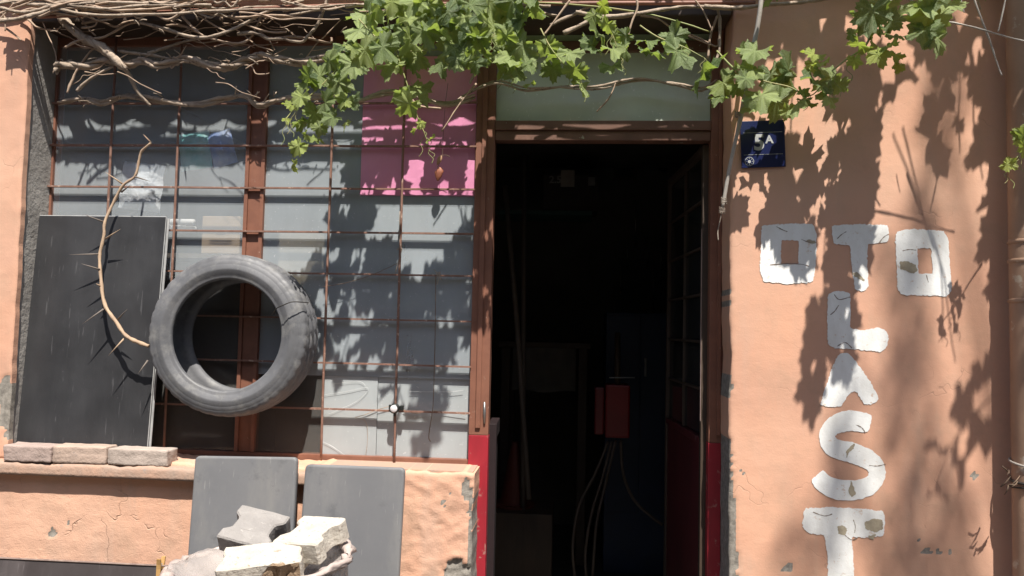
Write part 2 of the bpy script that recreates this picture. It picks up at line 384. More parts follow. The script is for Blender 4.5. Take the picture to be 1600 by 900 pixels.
def outline(pts, wob=1.1, step=1.8, rnd=True):
    out = []; n = len(pts)
    for i in range(n):
        a, b = Vector(pts[i]), Vector(pts[(i+1) % n]); k = max(1, int((b-a).length/step))
        for j in range(k): out.append(a.lerp(b, j/k))
    for _ in range(3 if rnd else 1): out = [(out[i-1]+out[i]*2+out[(i+1) % len(out)])/4 for i in range(len(out))]
    return [p+Vector((N((p.x, p.y, 0), .19, 21)+.8*N((p.x, p.y, 0), .5, 23), N((p.x, p.y, 9), .19, 22)+.8*N((p.x, p.y, 5), .5, 24)))*wob+Vector((random.gauss(0, .32), random.gauss(0, .32))) for p in out]
def flat_shape(loops, y, mat, name, parent, follow=True):
    bm = bmesh.new(); edges = []
    for lp in loops:
        vs = [bm.verts.new(U(p[0], p[1], 0)) for p in lp]
        edges += [bm.edges.new((vs[i], vs[(i+1) % len(vs)])) for i in range(len(vs))]
    bmesh.ops.triangle_fill(bm, edges=edges, use_beauty=True, use_dissolve=False)
    bmesh.ops.subdivide_edges(bm, edges=[e for e in bm.edges if e.calc_length() > .03], cuts=2, use_grid_fill=False)
    for v in bm.verts:
        x, z = v.co.x, v.co.z
        d = .0011*(N((x, 0, z), 3.0, 1)*1.2+N((x, 0, z), 9, 2)*.6+N((x, 0, z), 24, 3)*.35)
        v.co.y = d-y
    bmesh.ops.recalc_face_normals(bm, faces=bm.faces)
    if sum(f.normal.y for f in bm.faces) > 0: bmesh.ops.reverse_faces(bm, faces=bm.faces)
    ext = bmesh.ops.extrude_face_region(bm, geom=list(bm.faces))
    for e in ext['geom']:
        if isinstance(e, bmesh.types.BMVert): e.co.y -= .0003
    me = bpy.data.meshes.new(name); bm.to_mesh(me); bm.free()
    o = link(name, me, mat, parent); return o
letters = []
for li, (outer, inner) in enumerate(LET):
    if outer == 'S':
        cl = spline([Vector((x, y, 0)) for x, y in [(1360,662),(1330,657),(1304,664),(1292,681),(1301,699),(1330,707),(1360,720),(1371,740),(1357,760),(1325,766),(1294,760),(1276,742)]], 5)
        L, R_ = [], []
        for i, p in enumerate(cl):
            t = (cl[min(i+1, len(cl)-1)]-cl[max(i-1, 0)]).normalized(); nn = Vector((-t.y, t.x, 0)); hw = 14.5+1.5*math.sin(i*.31)
            L.append((p+nn*hw)[:2]); R_.append((p-nn*hw)[:2])
        loops = [outline(L+R_[::-1], .9, 3)]
    else:
        loops = [outline(outer)]
        if inner: loops.append(outline(inner, .8, 2.5, False))
    letters.append(flat_shape(loops, .0016, M_paint, 'painted_letter', wall_r))
CH = [(2, [(1405,409),(1417,408),(1431,414),(1433,423),(1427,428),(1407,421)]), (1, [(1331,426),(1339,425),(1351,437),(1350,440),(1343,436),(1334,431)]),
      (5, [(1321,706),(1328,698),(1336,692),(1333,702),(1325,708),(1323,716)]), (5, [(1329,750),(1334,762),(1337,772),(1331,776),(1327,773),(1325,768)]),
      (6, [(1308,822),(1318,820),(1324,828),(1320,836),(1310,834)]), (6, [(1350,816),(1364,810),(1378,812),(1380,826),(1368,832),(1352,826)]), (6, [(1355,838),(1362,836),(1368,834),(1364,843),(1360,842)]), (0, [(1259,375),(1266,374),(1274,376),(1274,381),(1262,380)])]
for li, pts in CH: flat_shape([outline(pts, .9, 1.5, False)], .0022, M_chip, 'paint_chip', letters[li])
CRK = [(0, [(1213,354),(1222,359),(1230,362)]), (0, [(1252,374),(1262,378),(1275,379)]), (0, [(1203,414),(1230,412),(1252,413),(1264,416)]), (1, [(1308,373),(1314,367),(1322,362)]), (1, [(1373,380),(1380,371),(1388,366)]), (2, [(1410,392),(1420,390),(1431,391)]), (2, [(1447,430),(1450,441)]),
       (3, [(1303,460),(1311,468),(1328,464)]), (3, [(1310,477),(1304,486),(1297,492)]), (3, [(1308,541),(1320,535),(1331,544)]), (5, [(1358,727),(1370,728),(1384,725)]), (5, [(1338,664),(1346,668),(1352,676)]), (6, [(1333,812),(1336,822),(1335,832)]), (6, [(1320,836),(1330,843),(1340,840)]), (6, [(1270,800),(1288,806),(1300,803)])]
for li, pts in CRK:
    cl = spline([Vector((x, y, 0)) for x, y in pts], 5); L, R2 = [], []
    for i, p in enumerate(cl):
        t = (cl[min(i+1, len(cl)-1)]-cl[max(i-1, 0)]).normalized(); nn = Vector((-t.y, t.x, 0)); hw = random.uniform(.25, .9)
        L.append(Vector((p+nn*hw)[:2])); R2.append(Vector((p-nn*hw)[:2]))
    flat_shape([L+R2[::-1]], .0022, M_crack, 'paint_crack', letters[li])

# ---------------------------------------------------------------- steel window
def xw(px, py, y): return U(px, py, y).x
YF0, YF1 = .180, .235
XW0 = xw(66, 300, YF0); XW1 = xw(737, 500, YF0)
ZB = U(640, 722, YF0).z; ZT = Z_LIN+.01
XM0, XM1 = xw(380, 400, YF0), xw(407, 400, YF0)
win = MB().box((XW0, YF0, ZB-.03), (XW1-.001, YF1, ZB+.018)).build('window_frame', M_rust, bld, bevel=.003)
MB().box((XW0, YF0+.001, ZB+.019), (XW0+.042, YF1, ZT)).build('stile', M_rust, win, bevel=.003)
MB().box((XM0, YF0+.006, ZB+.019), (XM1, YF1, ZT)).build('mullion', M_rust, win, bevel=.003)
MB().box((XM0-.006, YF0-.004, ZB+.019), (XM0+.010, YF0+.02, ZT)).build('mullion_flange', M_rust, win, bevel=.002)
MB().box((XM1-.012, YF0-.004, ZB+.019), (XM1+.004, YF0+.02, ZT)).build('mullion_flange', M_rust, win, bevel=.002)
MB().box((XW0+.043, YF0+.002, ZT-.06), (XM0-.007, YF1, ZT)).build('window_head', M_rust, win, bevel=.003)
MB().box((XM1+.005, YF0+.002, ZT-.06), (XW1-.002, YF1, ZT)).build('window_head', M_rust, win, bevel=.003)
def glassmat(name, dust, alpha, patch=.15, rough=.12, streak=True):
    m, t, b, out = material(name); co = coords(t, True)
    n1 = nz(t, co, 2.6, 5, .6); n2 = nz(t, co, 11, 5, .65, (1, 1, .3)); n3 = nz(t, co, 70, 3, .7)
    c = mix(t, ramp(t, n1, .3, .7), dust, tuple(x*.72 for x in dust))
    c = mix(t, ramp(t, n3, .66, .7, 0, .5), c, tuple(min(1, x*1.7) for x in dust))
    t.links.new(c, b.inputs['Base Color']); b.inputs['Roughness'].default_value = rough; b.inputs['Specular IOR Level'].default_value = .5
    f = math2(t, 'ADD', math2(t, 'MULTIPLY', math2(t, 'SUBTRACT', n1, .5), patch*2), math2(t, 'MULTIPLY', math2(t, 'SUBTRACT', n2, .5), patch))
    f = math2(t, 'ADD', f, alpha); t.links.new(f, b.inputs['Alpha'])
    bump(t, b, nz(t, co, 3, 2), .05, .01)
    return m
M_glass = glassmat('dusty_glass', (.60, .66, .70), .42, .14)
M_glassL = glassmat('thinly_dusted_glass', (.70, .76, .80), .27, .13)
M_glass2 = glassmat('whitened_dusty_glass', (.60, .64, .65), .62, .12)
M_glass3 = glassmat('tyre_shade_glass', (.20, .195, .185), .30, .10)  # darker glass puts the tyre's shadow into the lower panes
M_green = glassmat('green_frosted_glass', (.64, .70, .60), .95, .05, .45)
M_doorglass = glassmat('grimy_door_glass', (.035, .035, .035), .75, .1)
zsp = U(620, 590, YG).z; xsp = xw(588, 660, YG)
def pane(x0, x1, z0, z1, mat, dy=0): return MB().box((x0, YG+dy, z0), (x1, YG+.004+dy, z1)).build('pane', mat, win)
zsl = U(300, 438, YG).z; xsl = xw(503, 650, YG)
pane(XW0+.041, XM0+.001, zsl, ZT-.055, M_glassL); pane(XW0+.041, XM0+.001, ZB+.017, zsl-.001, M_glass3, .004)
pane(XM1-.001, XW1, zsp, ZT-.055, M_glass)
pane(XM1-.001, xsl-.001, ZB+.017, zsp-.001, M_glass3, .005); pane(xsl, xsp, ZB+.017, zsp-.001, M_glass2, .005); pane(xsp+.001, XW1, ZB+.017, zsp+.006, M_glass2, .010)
# cracks in the lower panes
M_line = mk('bright_crack_edge', (.62, .64, .63), None, .5, 20, bs=0)
M_tan = mk('brown_glued_edge', (.40, .29, .2), None, .8, 20, bs=0)
for pts, r, mm in (([(505,617),(540,612),(575,606),(560,625),(530,640),(506,650)], .0006, M_line), ([(504,690),(520,698),(540,712)], .0006, M_line), ([(555,652),(570,648),(590,640),(612,634)], .0013, M_tan), ([(555,652),(572,660),(574,690),(571,712)], .0007, M_tan),
                   ([(630,640),(650,646),(680,642),(728,648)], .0012, M_tan), ([(520,600),(560,596),(572,604)], .0005, M_line), ([(640,612),(700,612),(724,610)], .0008, M_line)):
    MB().tube(spline([U(a, b, YG-.001) for a, b in pts], 5), r, 5, .5).build('glass_crack', mm, win)
# pink sheet
M_pink = mk('pink_plastic_sheet', (.72, .30, .47), (.64, .24, .40), .35, 3, bs=.2, bd=.004, bscale=4, world=True)
px0, px1 = xw(566, 200, YG-.004), XW1-.004
zp0, zp1 = U(650, 306, YG-.004).z, U(650, 88, YG-.004).z
m = MB(); n = 16
for l, dy in enumerate((0, .0015)):
    m.v += [(lerp(px0, px1, i/n), YG-.004+dy+.0012*math.sin(i*1.7+j), lerp(zp0, zp1, j/n)) for j in range(n+1) for i in range(n+1)]
W = n+1; m.f += [(j*W+i, j*W+i+1, (j+1)*W+i+1, (j+1)*W+i) for j in range(n) for i in range(n)]
m.f += [(W*W+j*W+i, W*W+(j+1)*W+i, W*W+(j+1)*W+i+1, W*W+j*W+i+1) for j in range(n) for i in range(n)]
o = m.build('pink_sheet', M_pink, fix=False); tag(o, 'square pink plastic sheet covering the upper right of the window', 'sheet')
# grille
YB0, YB1 = .164, .1795
grille = empty('window_grille', U(640, 722, YB0)); tag(grille, 'rusty welded grille of thin bars across the workshop window', 'grille')
hz_y = [160, 228, 294.5, 363, 428.5, 499, 569, 641]
for i, py in enumerate(hz_y):
    z = U(560, py, YB0).z
    xl = XW0-.012+.006*random.random(); xr = XW1+.004
    sag = random.uniform(-.003, .003); m = MB(); k = 14
    for a in range(k+1):
        x = lerp(xl, xr, a/k); zz = z+sag*math.sin(math.pi*a/k)+.0012*N((x, i, 0), 3)
        m.v += [(x, YB0, zz-.0035), (x, YB0+.016 if False else YB1-.0005, zz-.0035), (x, YB1-.0005, zz+.0035), (x, YB0, zz+.0035)]
    for a in range(k):
        q = a*4
        m.f += [(q+j, q+(j+1) % 4, q+4+(j+1) % 4, q+4+j) for j in range(4)]
    m.f += [(0, 1, 2, 3), (k*4+3, k*4+2, k*4+1, k*4)]
    m.build('bar', M_bar, grille)
    # deeper web behind each bar that throws the broad shadow
for px, py in ((173, 230), (277, 230), (511, 430), (624, 430)):
    x = xw(px, py, YB0-.008)
    pts = [(x+.002*N((x, 0, z*2), 1.5), YB0-.006, z) for z in [lerp(ZB-.02, ZT, i/16) for i in range(17)]]
    MB().tube(pts, .0052, 7, .25).build('bar', M_bar, grille, True)

# ---------------------------------------------------------------- door frame
XJ0, XJ1 = XW1, xw(768, 450, .17)
XK0, XK1 = xw(1109, 450, .17), X_R+.012
ZH1 = U(940, 189, .17).z; ZH0 = U(940, 219, .17).z
ZRED = U(750, 680, .17).z
YD0, YD1 = .170, .236
fr = MB().box((XJ0, YD0, ZRED), (XJ1, YD1, ZT)).build('door_frame', M_rust, bld, bevel=.003)
MB().box((XJ0+.0, YD0-.001, GZ), (XJ1+.001, YD1, ZRED-.0005)).build('red_jamb_foot', M_red, fr, bevel=.003)
MB().box((XJ0+.028, YD0-.010, ZRED+.03), (XJ0+.048, YD0+.01, ZT)).build('jamb_flange', M_rust, fr, bevel=.002)
MB().box((XK0, YD0, ZRED), (XK1, YD1, ZT)).build('jamb', M_rust, fr, bevel=.003)
MB().box((XK0-.001, YD0-.001, GZ), (XK0+.05, YD1, ZRED-.0005)).build('red_jamb_foot', M_red, fr, bevel=.003)
MB().box((XK0+.051, YD0+.004, GZ), (XK1, YD1, ZRED-.0006)).build('mortar_edge', M_mortar, fr)
MB().box((XK0+.03, YD0-.012, ZRED+.03), (XK0+.045, YD0+.01, ZT)).build('jamb_flange', M_rust, fr, bevel=.002)
MB().box((XJ1+.001, YD0+.003, ZH0), (XK0-.001, YD1, (ZH0+ZH1)/2)).build('header', M_header, fr, bevel=.003)
MB().box((XJ1+.001, YD0-.008, (ZH0+ZH1)/2+.001), (XK0-.001, YD1, ZH1)).build('header', M_header, fr, bevel=.003)
MB().box((XJ1, YG+.001, ZH1-.005), (XK0, YG+.006, ZT-.02)).build('transom_pane', M_green, fr)
MB().box((XJ1+.001, YD0+.004, ZT-.10), (XK0-.001, YD1, ZT-.055)).build('transom_rail', M_header, fr, bevel=.003)
hp = [U(757, y, .165) for y in (628, 645, 662)]
MB().tube(hp, [.004, .006, .004], 8).build('strike_plate', mk('dull_steel', (.35, .34, .33), None, .4, 20, metal=.8), fr, True)
# open leaf, hinged on the right, swung into the room
M_brass = mk('worn_brass', (.45, .36, .2), (.3, .24, .13), .35, 30, metal=.9, bs=.1)
M_steelp = mk('pale_worn_steel_lit_edge', (.42, .33, .29), (.3, .2, .17), .6, 20, world=True)
def leaf_door(hx, sgn, width, ang, name, knob):
    """a half-glazed steel leaf; local x runs from the hinge, y is thickness, z up"""
    R = Matrix.Translation((hx, .215, 0)) @ Matrix.Rotation(ang, 4, 'Z')
    def bx(nm, a, b, mat, par, bev=.002):
        m = MB().box(a, b); m.v = [tuple(R @ Vector(v)) for v in m.v]; return m.build(nm, mat, par, bevel=bev)
    zl = ZRED-.02; zt = ZH0-.008 if knob else zl+.062; z0 = GZ+.02
    M_mar2 = M_maroon if knob else mk('shaded_maroon_paint', (.018, .008, .009), (.012, .006, .007), .6, 8)  # narrow leaf's maroon darkened to paint it in shade
    d = bx(name, (.03, -.010, z0), (width-.03, .010, zl), M_mar2, bld)
    bx('stile', (0, -.018, z0), (.029, .018, zt), M_dark2 if knob else M_mar2, d)  # upper stiles and glazing bars coloured dark as room shade
    if knob: bx('edge_strip', (.002, .0181, zl+.1), (.013, .0200, zt-.35), M_steelp, d, .0005); bx('stile', (width-.029, -.018, z0), (width, .018, zt), M_dark2 if knob else M_mar2, d)  # pale strip paints the lit part of the hinge edge
    bx('rail', (.03, -.018, zl+.001), (width-.03, .018, zl+.03), M_mar2, d); bx('rail', (.03, -.018, zt-.03), (width-.03, .018, zt), M_dark2 if knob else M_mar2, d)
    nb = 6 if knob else 0
    for i in range(1, nb):
        z = lerp(zl+.03, zt-.03, i/nb); bx('glazing_bar', (.03, -.012, z-.005), (width-.03, .012, z+.005), M_dark2, d)
    if knob: bx('glazing_bar', (width*.5-.005, -.0125, zl+.031), (width*.5+.005, .0125, zt-.031), M_dark2, d)
    for i in range(nb): bx('pane', (.03, -.002, lerp(zl+.03, zt-.03, i/nb)+.008), (width-.03, .002, lerp(zl+.03, zt-.03, (i+1)/nb)-.008), M_doorglass, d, 0)
    if knob:
        side = -1 if sgn < 0 else 1
        for nm, pr, zz, xx in (('knob', [(.0, .07), (.022, .068), (.026, .055), (.02, .045), (.008, .04), (.008, .018), (.02, .016)], zl-.04, width-.07),):
            m = MB().lathe([(r, -h) for r, h in pr], (0, 0, 0), 'y', 16); m.v = [tuple(R @ (Vector(v)*1+Vector((xx, 0, zz)))) for v in m.v]; m.build(nm, M_brass, d, True)
        m = MB().tube([(width-.02, -.03, zl-.13), (width-.08, -.045, zl-.135), (width-.14, -.03, zl-.14)], [.008, .006, .006], 8); m.v = [tuple(R @ Vector(v)) for v in m.v]; m.build('latch_handle', M_steelp, d, True)
    return d
leaf_door(XK0-.006, -1, .76, math.radians(94), 'door', True)
leaf_door(XJ1+.012, 1, .26, math.radians(92), 'narrow_door', False)

# ---------------------------------------------------------------- black panel, bricks
def slab(w, h, t, r, bev, seg=5, corners='tb'):
    """rounded slab: x across, z up, y thickness (front at -t/2)"""
    bm = bmesh.new(); pts = []
    def arc(cx, cz, a0):
        for i in range(seg+1): a = a0+math.pi/2*i/seg; pts.append((cx+r*math.cos(a), cz+r*math.sin(a)))
    if r > 0:
        arc(w/2-r, h-r, 0); arc(-w/2+r, h-r, math.pi/2)
        if 'b' in corners: arc(-w/2+r, r, math.pi); arc(w/2-r, r, 1.5*math.pi)
        else: pts += [(-w/2, 0), (w/2, 0)]
    else: pts = [(w/2, h), (-w/2, h), (-w/2, 0), (w/2, 0)]
    f = bm.faces.new([bm.verts.new((x, -t/2, z)) for x, z in pts])
    ex = bmesh.ops.extrude_face_region(bm, geom=[f])
    for e in ex['geom']:
        if isinstance(e, bmesh.types.BMVert): e.co.y += t
    if bev: bmesh.ops.bevel(bm, geom=[e for e in bm.edges if abs(e.verts[0].co.y-e.verts[1].co.y) < 1e-5], offset=bev, segments=3, affect='EDGES', profile=.5)
    bmesh.ops.recalc_face_normals(bm, faces=bm.faces)
    me = bpy.data.meshes.new('slab'); bm.to_mesh(me); bm.free(); return me
def lean(me, bl, br, top_y, zt):
    """stand the slab on the line bl-br and lean its top back to depth top_y"""
    pass
def panelmat(name, col, rough, scr=.35):
    m, t, b, out = material(name); co = coords(t)
    c = mix(t, ramp(t, nz(t, co, 3, 5), .3, .7), col, tuple(x*1.35 for x in col))
    c = mix(t, ramp(t, nz(t, co, 4, 6, .7, (1, 1, .2)), .48, .72, 0, scr), c, tuple(min(1, x*2.6+.02) for x in col))
    c = mix(t, ramp(t, nz(t, co, 38, 4, .7), .70, .74, 0, .5), c, tuple(min(1, x*3+.05) for x in col))
    c = mix(t, ramp(t, nz(t, co, 14, 4, .55, (7, 1, .5)), .66, .69, 0, .45), c, tuple(min(1, x*2.5+.05) for x in col))
    t.links.new(c, b.inputs['Base Color']); t.links.new(ramp(t, nz(t, co, 6, 4), .3, .7, rough-.1, rough+.12), b.inputs['Roughness'])
    bump(t, b, nz(t, co, 90, 3), .08, .002); return m
M_black = panelmat('scuffed_black_panel', (.027, .027, .029), .42, .22)
M_edge = mk('pale_plastic_edge', (.42, .42, .42), None, .4, 20, bs=0)
c = [U(50, 338, .125), U(248, 338, .125), U(241, 697, .060), U(36, 695, .060)]
bp = empty('black_panel', (c[2]+c[3])/2); tag(bp, 'tall scuffed black panel leaning on the window grille behind the bricks', 'panel')
def quadslab(c, t, name, mat, par, bev=.002):
    nrm = (c[1]-c[0]).cross(c[3]-c[0]).normalized()
    if nrm.y > 0: nrm = -nrm
    tl, tr, br, bl = c; bk = -nrm*t
    return MB().hexa([bl, br, br+bk, bl+bk, tl, tr, tr+bk, tl+bk]).build(name, mat, par, bevel=bev)
zc = (c[2].z+c[3].z)/2; c[2].z = c[3].z = zc; xL = (c[0].x+c[3].x)/2; xR = (c[1].x+c[2].x)/2; c[0].x = c[3].x = xL; c[1].x = c[2].x = xR; c[0].z = c[1].z = (c[0].z+c[1].z)/2
quadslab(c, .012, 'sheet', M_black, bp)
off = Vector((0, .014, 0))
quadslab([Vector((xR-.05, 0, 0))*0+Vector((xR-.06, c[1].y+.014, c[1].z-.004)), Vector((xR+.009, c[1].y+.014, c[1].z-.004)), Vector((xR+.009, c[2].y+.014, c[2].z)), Vector((xR-.06, c[2].y+.014, c[2].z))], .004, 'backing_sheet', M_edge, bp, .0005)
for a, b in ((c[0], c[1]), (c[1], c[2])):
    MB().tube([a.lerp(b, i/6)+Vector((0, .004, 0.001)) for i in range(7)], .0028, 6).build('edge_trim', M_edge, bp)
M_brick = [mk('pale_brick_%d' % i, a, b_, .95, 16, spot=(.22, .18, .16), spotsc=45, spotlo=.66, bs=.8, bd=.004, bscale=80, spec=.2) for i, (a, b_) in enumerate((((.42, .32, .28), (.32, .25, .22)), ((.48, .36, .29), (.37, .28, .23)), ((.45, .37, .32), (.35, .29, .25))))]
bl_labels = ['pinkish brick at the far left end of the row on the window sill', 'middle brick of the row of three on the window sill', 'pale brick at the right end of the row, beside the tyre']
for i, (a, b_, y0, y1) in enumerate(((4, 80, 690, 719), (82, 165, 691, 723), (168, 262, 696, 727))):
    yf = -.045+.004*i
    x0, x1 = U(a, 705, yf).x, U(b_, 710, yf).x
    zt = U((a+b_)/2, y0+6.5, yf).z; z0 = Z_LEDGE1+.003
    bm = bmesh.new(); bmesh.ops.create_cube(bm, size=1)
    bmesh.ops.scale(bm, vec=(x1-x0-.002, .082, zt-z0), verts=bm.verts)
    bmesh.ops.bevel(bm, geom=list(bm.edges), offset=.0035, segments=1, affect='EDGES')
    bmesh.ops.subdivide_edges(bm, edges=[e for e in bm.edges if e.calc_length() > .03], cuts=9, use_grid_fill=True)
    for v in bm.verts: v.co += Vector((N(v.co, 30, i), N(v.co, 30, i+9), N(v.co, 30, i+4)))*.003+Vector((N(v.co, 90, i), N(v.co, 90, i+9), N(v.co, 90, i+4)))*.0022
    me = bpy.data.meshes.new('brick'); bm.to_mesh(me); bm.free()
    me.transform(Matrix.Translation(((x0+x1)/2, yf+.041, (z0+zt)/2)) @ Matrix.Rotation(math.radians((-1.0, 1.2, -.5)[i]), 4, 'Z'))
    o = link('brick', me, M_brick[i], None, True); tag(o, bl_labels[i], 'brick', 'bricks on the window sill')

# ---------------------------------------------------------------- tyre
def rubber():
    m, t, b, out = material('weathered_rubber'); co = coords(t)
    c = mix(t, ramp(t, nz(t, co, 5, 6, .65), .3, .75), (.085, .086, .092), (.155, .155, .163))
    c = mix(t, ramp(t, nz(t, co, 16, 6, .7), .50, .72, 0, .5), c, (.28, .27, .25))
    c = mix(t, ramp(t, nz(t, co, 60, 5, .7), .60, .70, 0, .35), c, (.06, .06, .063))
    t.links.new(c, b.inputs['Base Color']); t.links.new(ramp(t, nz(t, co, 9, 4), .3, .7, .45, .75), b.inputs['Roughness'])
    bump(t, b, nz(t, co, 70, 5), .25, .002); return m
M_rubber = rubber()
M_wire = mk('dark_wire', (.05, .045, .04), None, .6, 30, bs=0, metal=.5)
def tyre_mesh(R, rb, wd, n=240):
    """axis along y, centred; R outer, rb bead radius, wd width"""
    hw = wd/2
    prof = [(rb+.004, -hw*.70), (rb-.002, -hw*.80), (rb+.001, -hw*.90), (rb+.007, -hw*.94), (rb+.014, -hw*.93), (rb+.017, -hw*.955), (rb+.036, -hw*1.0), (rb+.040, -hw*1.015), (rb+.044, -hw*1.0), (rb+.056, -hw*.99), (rb+.058, -hw*.975), (rb+.062, -hw*.98), (R-.030, -hw*.93), (R-.028, -hw*.915), (R-.024, -hw*.915), (R-.014, -hw*.83)]
    nt0 = len(prof)
    tread = []
    k = 25
    for i in range(k):
        y = lerp(-hw*.80, hw*.80, i/(k-1)); r = R-.010*(abs(y)/hw/.8)**2.6
        tread.append((r, y))
    prof += tread; nt1 = len(prof)
    prof += [(r, -y) for r, y in prof[:nt0][::-1]]
    inner = [(rb+.03, hw*.62), (R-.03, hw*.72), (R-.020, hw*.5), (R-.018, 0), (R-.020, -hw*.5), (R-.03, -hw*.72), (rb+.03, -hw*.62)]
    prof += inner
    m = len(prof); vs = []; fs = []
    for i in range(n):
        a = 2*math.pi*i/n; ca, sa = math.cos(a), math.sin(a)
        for j, (r, y) in enumerate(prof):
            if nt0 <= j < nt1:
                q = j-nt0
                if q in (5, 6, 11, 12, 13, 18, 19): r -= .0075
                elif (q < 5 or q > 19):
                    if (i+(q if q < 5 else 24-q)//2) % 6 in (0, 1): r -= .003
                elif (i+q) % 8 in (0, 1): r -= .006
            elif j in (12, 13, 14, 15) and i % 6 in (0, 1): r -= .0016
            if j in (9, 10): y -= .0016*(i % 2)
            if j in (4, 5): r += .0012*(1 if (i//3) % 4 else 0)
            vs.append((r*ca, y, r*sa))
    for i in range(n):
        i2 = (i+1) % n
        for j in range(m):
            j2 = (j+1) % m; fs.append((i*m+j, i*m+j2, i2*m+j2, i2*m+j))
    me = bpy.data.meshes.new('tyre'); me.from_pydata(vs, [], fs)
    bm = bmesh.new(); bm.from_mesh(me); bmesh.ops.recalc_face_normals(bm, faces=bm.faces); bm.to_mesh(me); bm.free()
    me.polygons.foreach_set('use_smooth', [True]*len(me.polygons)); return me
TY0, TY1 = -.048, .158
fc = U(352, 524, TY0+.01)
RT = 135/405*1.0
tm = tyre_mesh(.330, .223, TY1-TY0)
tm.materials.append(M_rubber)
ty = bpy.data.objects.new('tyre', tm); COL.objects.link(ty); ty.location = (fc.x, (TY0+TY1)/2, fc.z); ty.rotation_euler = (math.radians(-1.5), 0, math.radians(1.5))
tag(ty, 'worn black car tyre hung flat on the window grille', 'tyre')
def part_local(m, name, mat, par, smooth=True):
    o = m.build(name, mat, None, smooth); attach(o, par)
    return o
ws = [U(425, 492, -.055), U(432, 482, -.068), U(440, 478, -.074), U(455, 472, -.07), U(470, 472, -.045), U(482, 473, 0)]
part_local(MB().tube(spline(ws, 5), .0022, 6), 'wire', M_wire, ty)
for o in ty.children: o.matrix_parent_inverse = ty.rotation_euler.to_matrix().to_4x4().inverted()

# ---------------------------------------------------------------- thorn branch
M_twig = mk('pale_dry_twig', (.46, .33, .22), (.32, .22, .15), .8, 25, bs=.5, bd=.002, bscale=90)
M_thorn = mk('grey_thorn', (.20, .16, .13), (.12, .10, .09), .7, 25, bs=.2)
YT = -.012
tb = [(236,223),(221,237),(217,252),(211,275),(193,289),(177,317),(164,347),(162,371),(156,397),(157,428),(163,474),(180,501),(196,524),(214,534),(232,541)]
YTF = lambda py: (.095 if py < 330 else lerp(.08, .0, min(1, (py-330)/200)))
tp = spline([U(x, y, YTF(y)+.006*math.sin(i*.9)) for i, (x, y) in enumerate(tb)], 5)
th = empty('thorn_branch', tp[-1]); tag(th, 'pale crooked dry branch with long thorns in front of the black panel', 'branch')
MB().tube(tp, [lerp(.0048, .0080, i/(len(tp)-1))*(1+.12*math.sin(i*1.9)) for i in range(len(tp))], 8, .35).build('stem', M_twig, th, True)
for i, (a, b_) in enumerate((((191,287),(165,269)),((211,276),(236,284)),((163,347),(131,335)),((165,373),(188,358)),((154,397),(108,398)),((156,421),(127,412)),((157,447),(150,443)),((162,483),(129,506)),((184,499),(199,483)),((194,529),(169,556)),((231,563),(215,585)),((190,300),(205,288)),((236,223),(224,210)))):
    A = U(*a, YTF(a[1])); B = U(*b_, YTF(a[1])-.015-.012*(i % 3)); MB().tube([A, A.lerp(B, .5), B], [.0040, .0026, .0004], 6).build('thorn', M_thorn if i % 3 else M_twig, th, True)

# ---------------------------------------------------------------- padded grey panels
def vinyl():
    m, t, b, out = material('dusty_grey_vinyl'); co = coords(t)
    c = mix(t, ramp(t, nz(t, co, 4, 5), .3, .7), (.135, .137, .145), (.165, .165, .17))
    c = mix(t, ramp(t, nz(t, co, 6, 6, .7, (1, 1, .3)), .45, .72, 0, .7), c, (.23, .222, .21))
    c = mix(t, ramp(t, nz(t, co, 16, 4, .55, (6, 1, .6)), .67, .70, 0, .5), c, (.30, .29, .28))
    c = mix(t, ramp(t, nz(t, co, 9, 5, .7), .62, .70, 0, .5), c, (.10, .10, .105))
    c = mix(t, ramp(t, nz(t, co, 60, 4, .7), .70, .74, 0, .4), c, (.35, .34, .33))
    t.links.new(c, b.inputs['Base Color']); b.inputs['Roughness'].default_value = .55
    bump(t, b, math2(t, 'ADD', nz(t, co, 6, 3), math2(t, 'MULTIPLY', nz(t, co, 150, 2), .08)), .25, .008); return m
M_vinyl = vinyl()
for (tl, tr, y, lab) in (((313, 717), (472, 718), -.075, 'padded grey panel leaning under the window, the left of two'), ((478, 729), (633, 735), -.070, 'padded grey panel leaning under the window, beside the red door jamb')):
    A, B = U(*tl, y), U(*tr, y); wd = (B-A).length; zt = (A.z+B.z)/2; yb = y-.085
    hgt = math.hypot(zt-GZ, y-yb)
    me = slab(wd, hgt, .030, .018, .009, 5)
    bm = bmesh.new(); bm.from_mesh(me); bmesh.ops.triangulate(bm, faces=bm.faces); bm.to_mesh(me); bm.free()
    ax = math.atan2(y-yb, zt-GZ)
    ry = -math.atan2(B.z-A.z, B.x-A.x)
    me.transform(Matrix.Translation(((A.x+B.x)/2, yb, GZ+.01)) @ Matrix.Rotation(-ax, 4, 'X') @ Matrix.Rotation(ry*.7, 4, 'Y'))
    o = link('padded_panel', me, M_vinyl, None); tag(o, lab, 'panel', 'padded grey panels under the window')

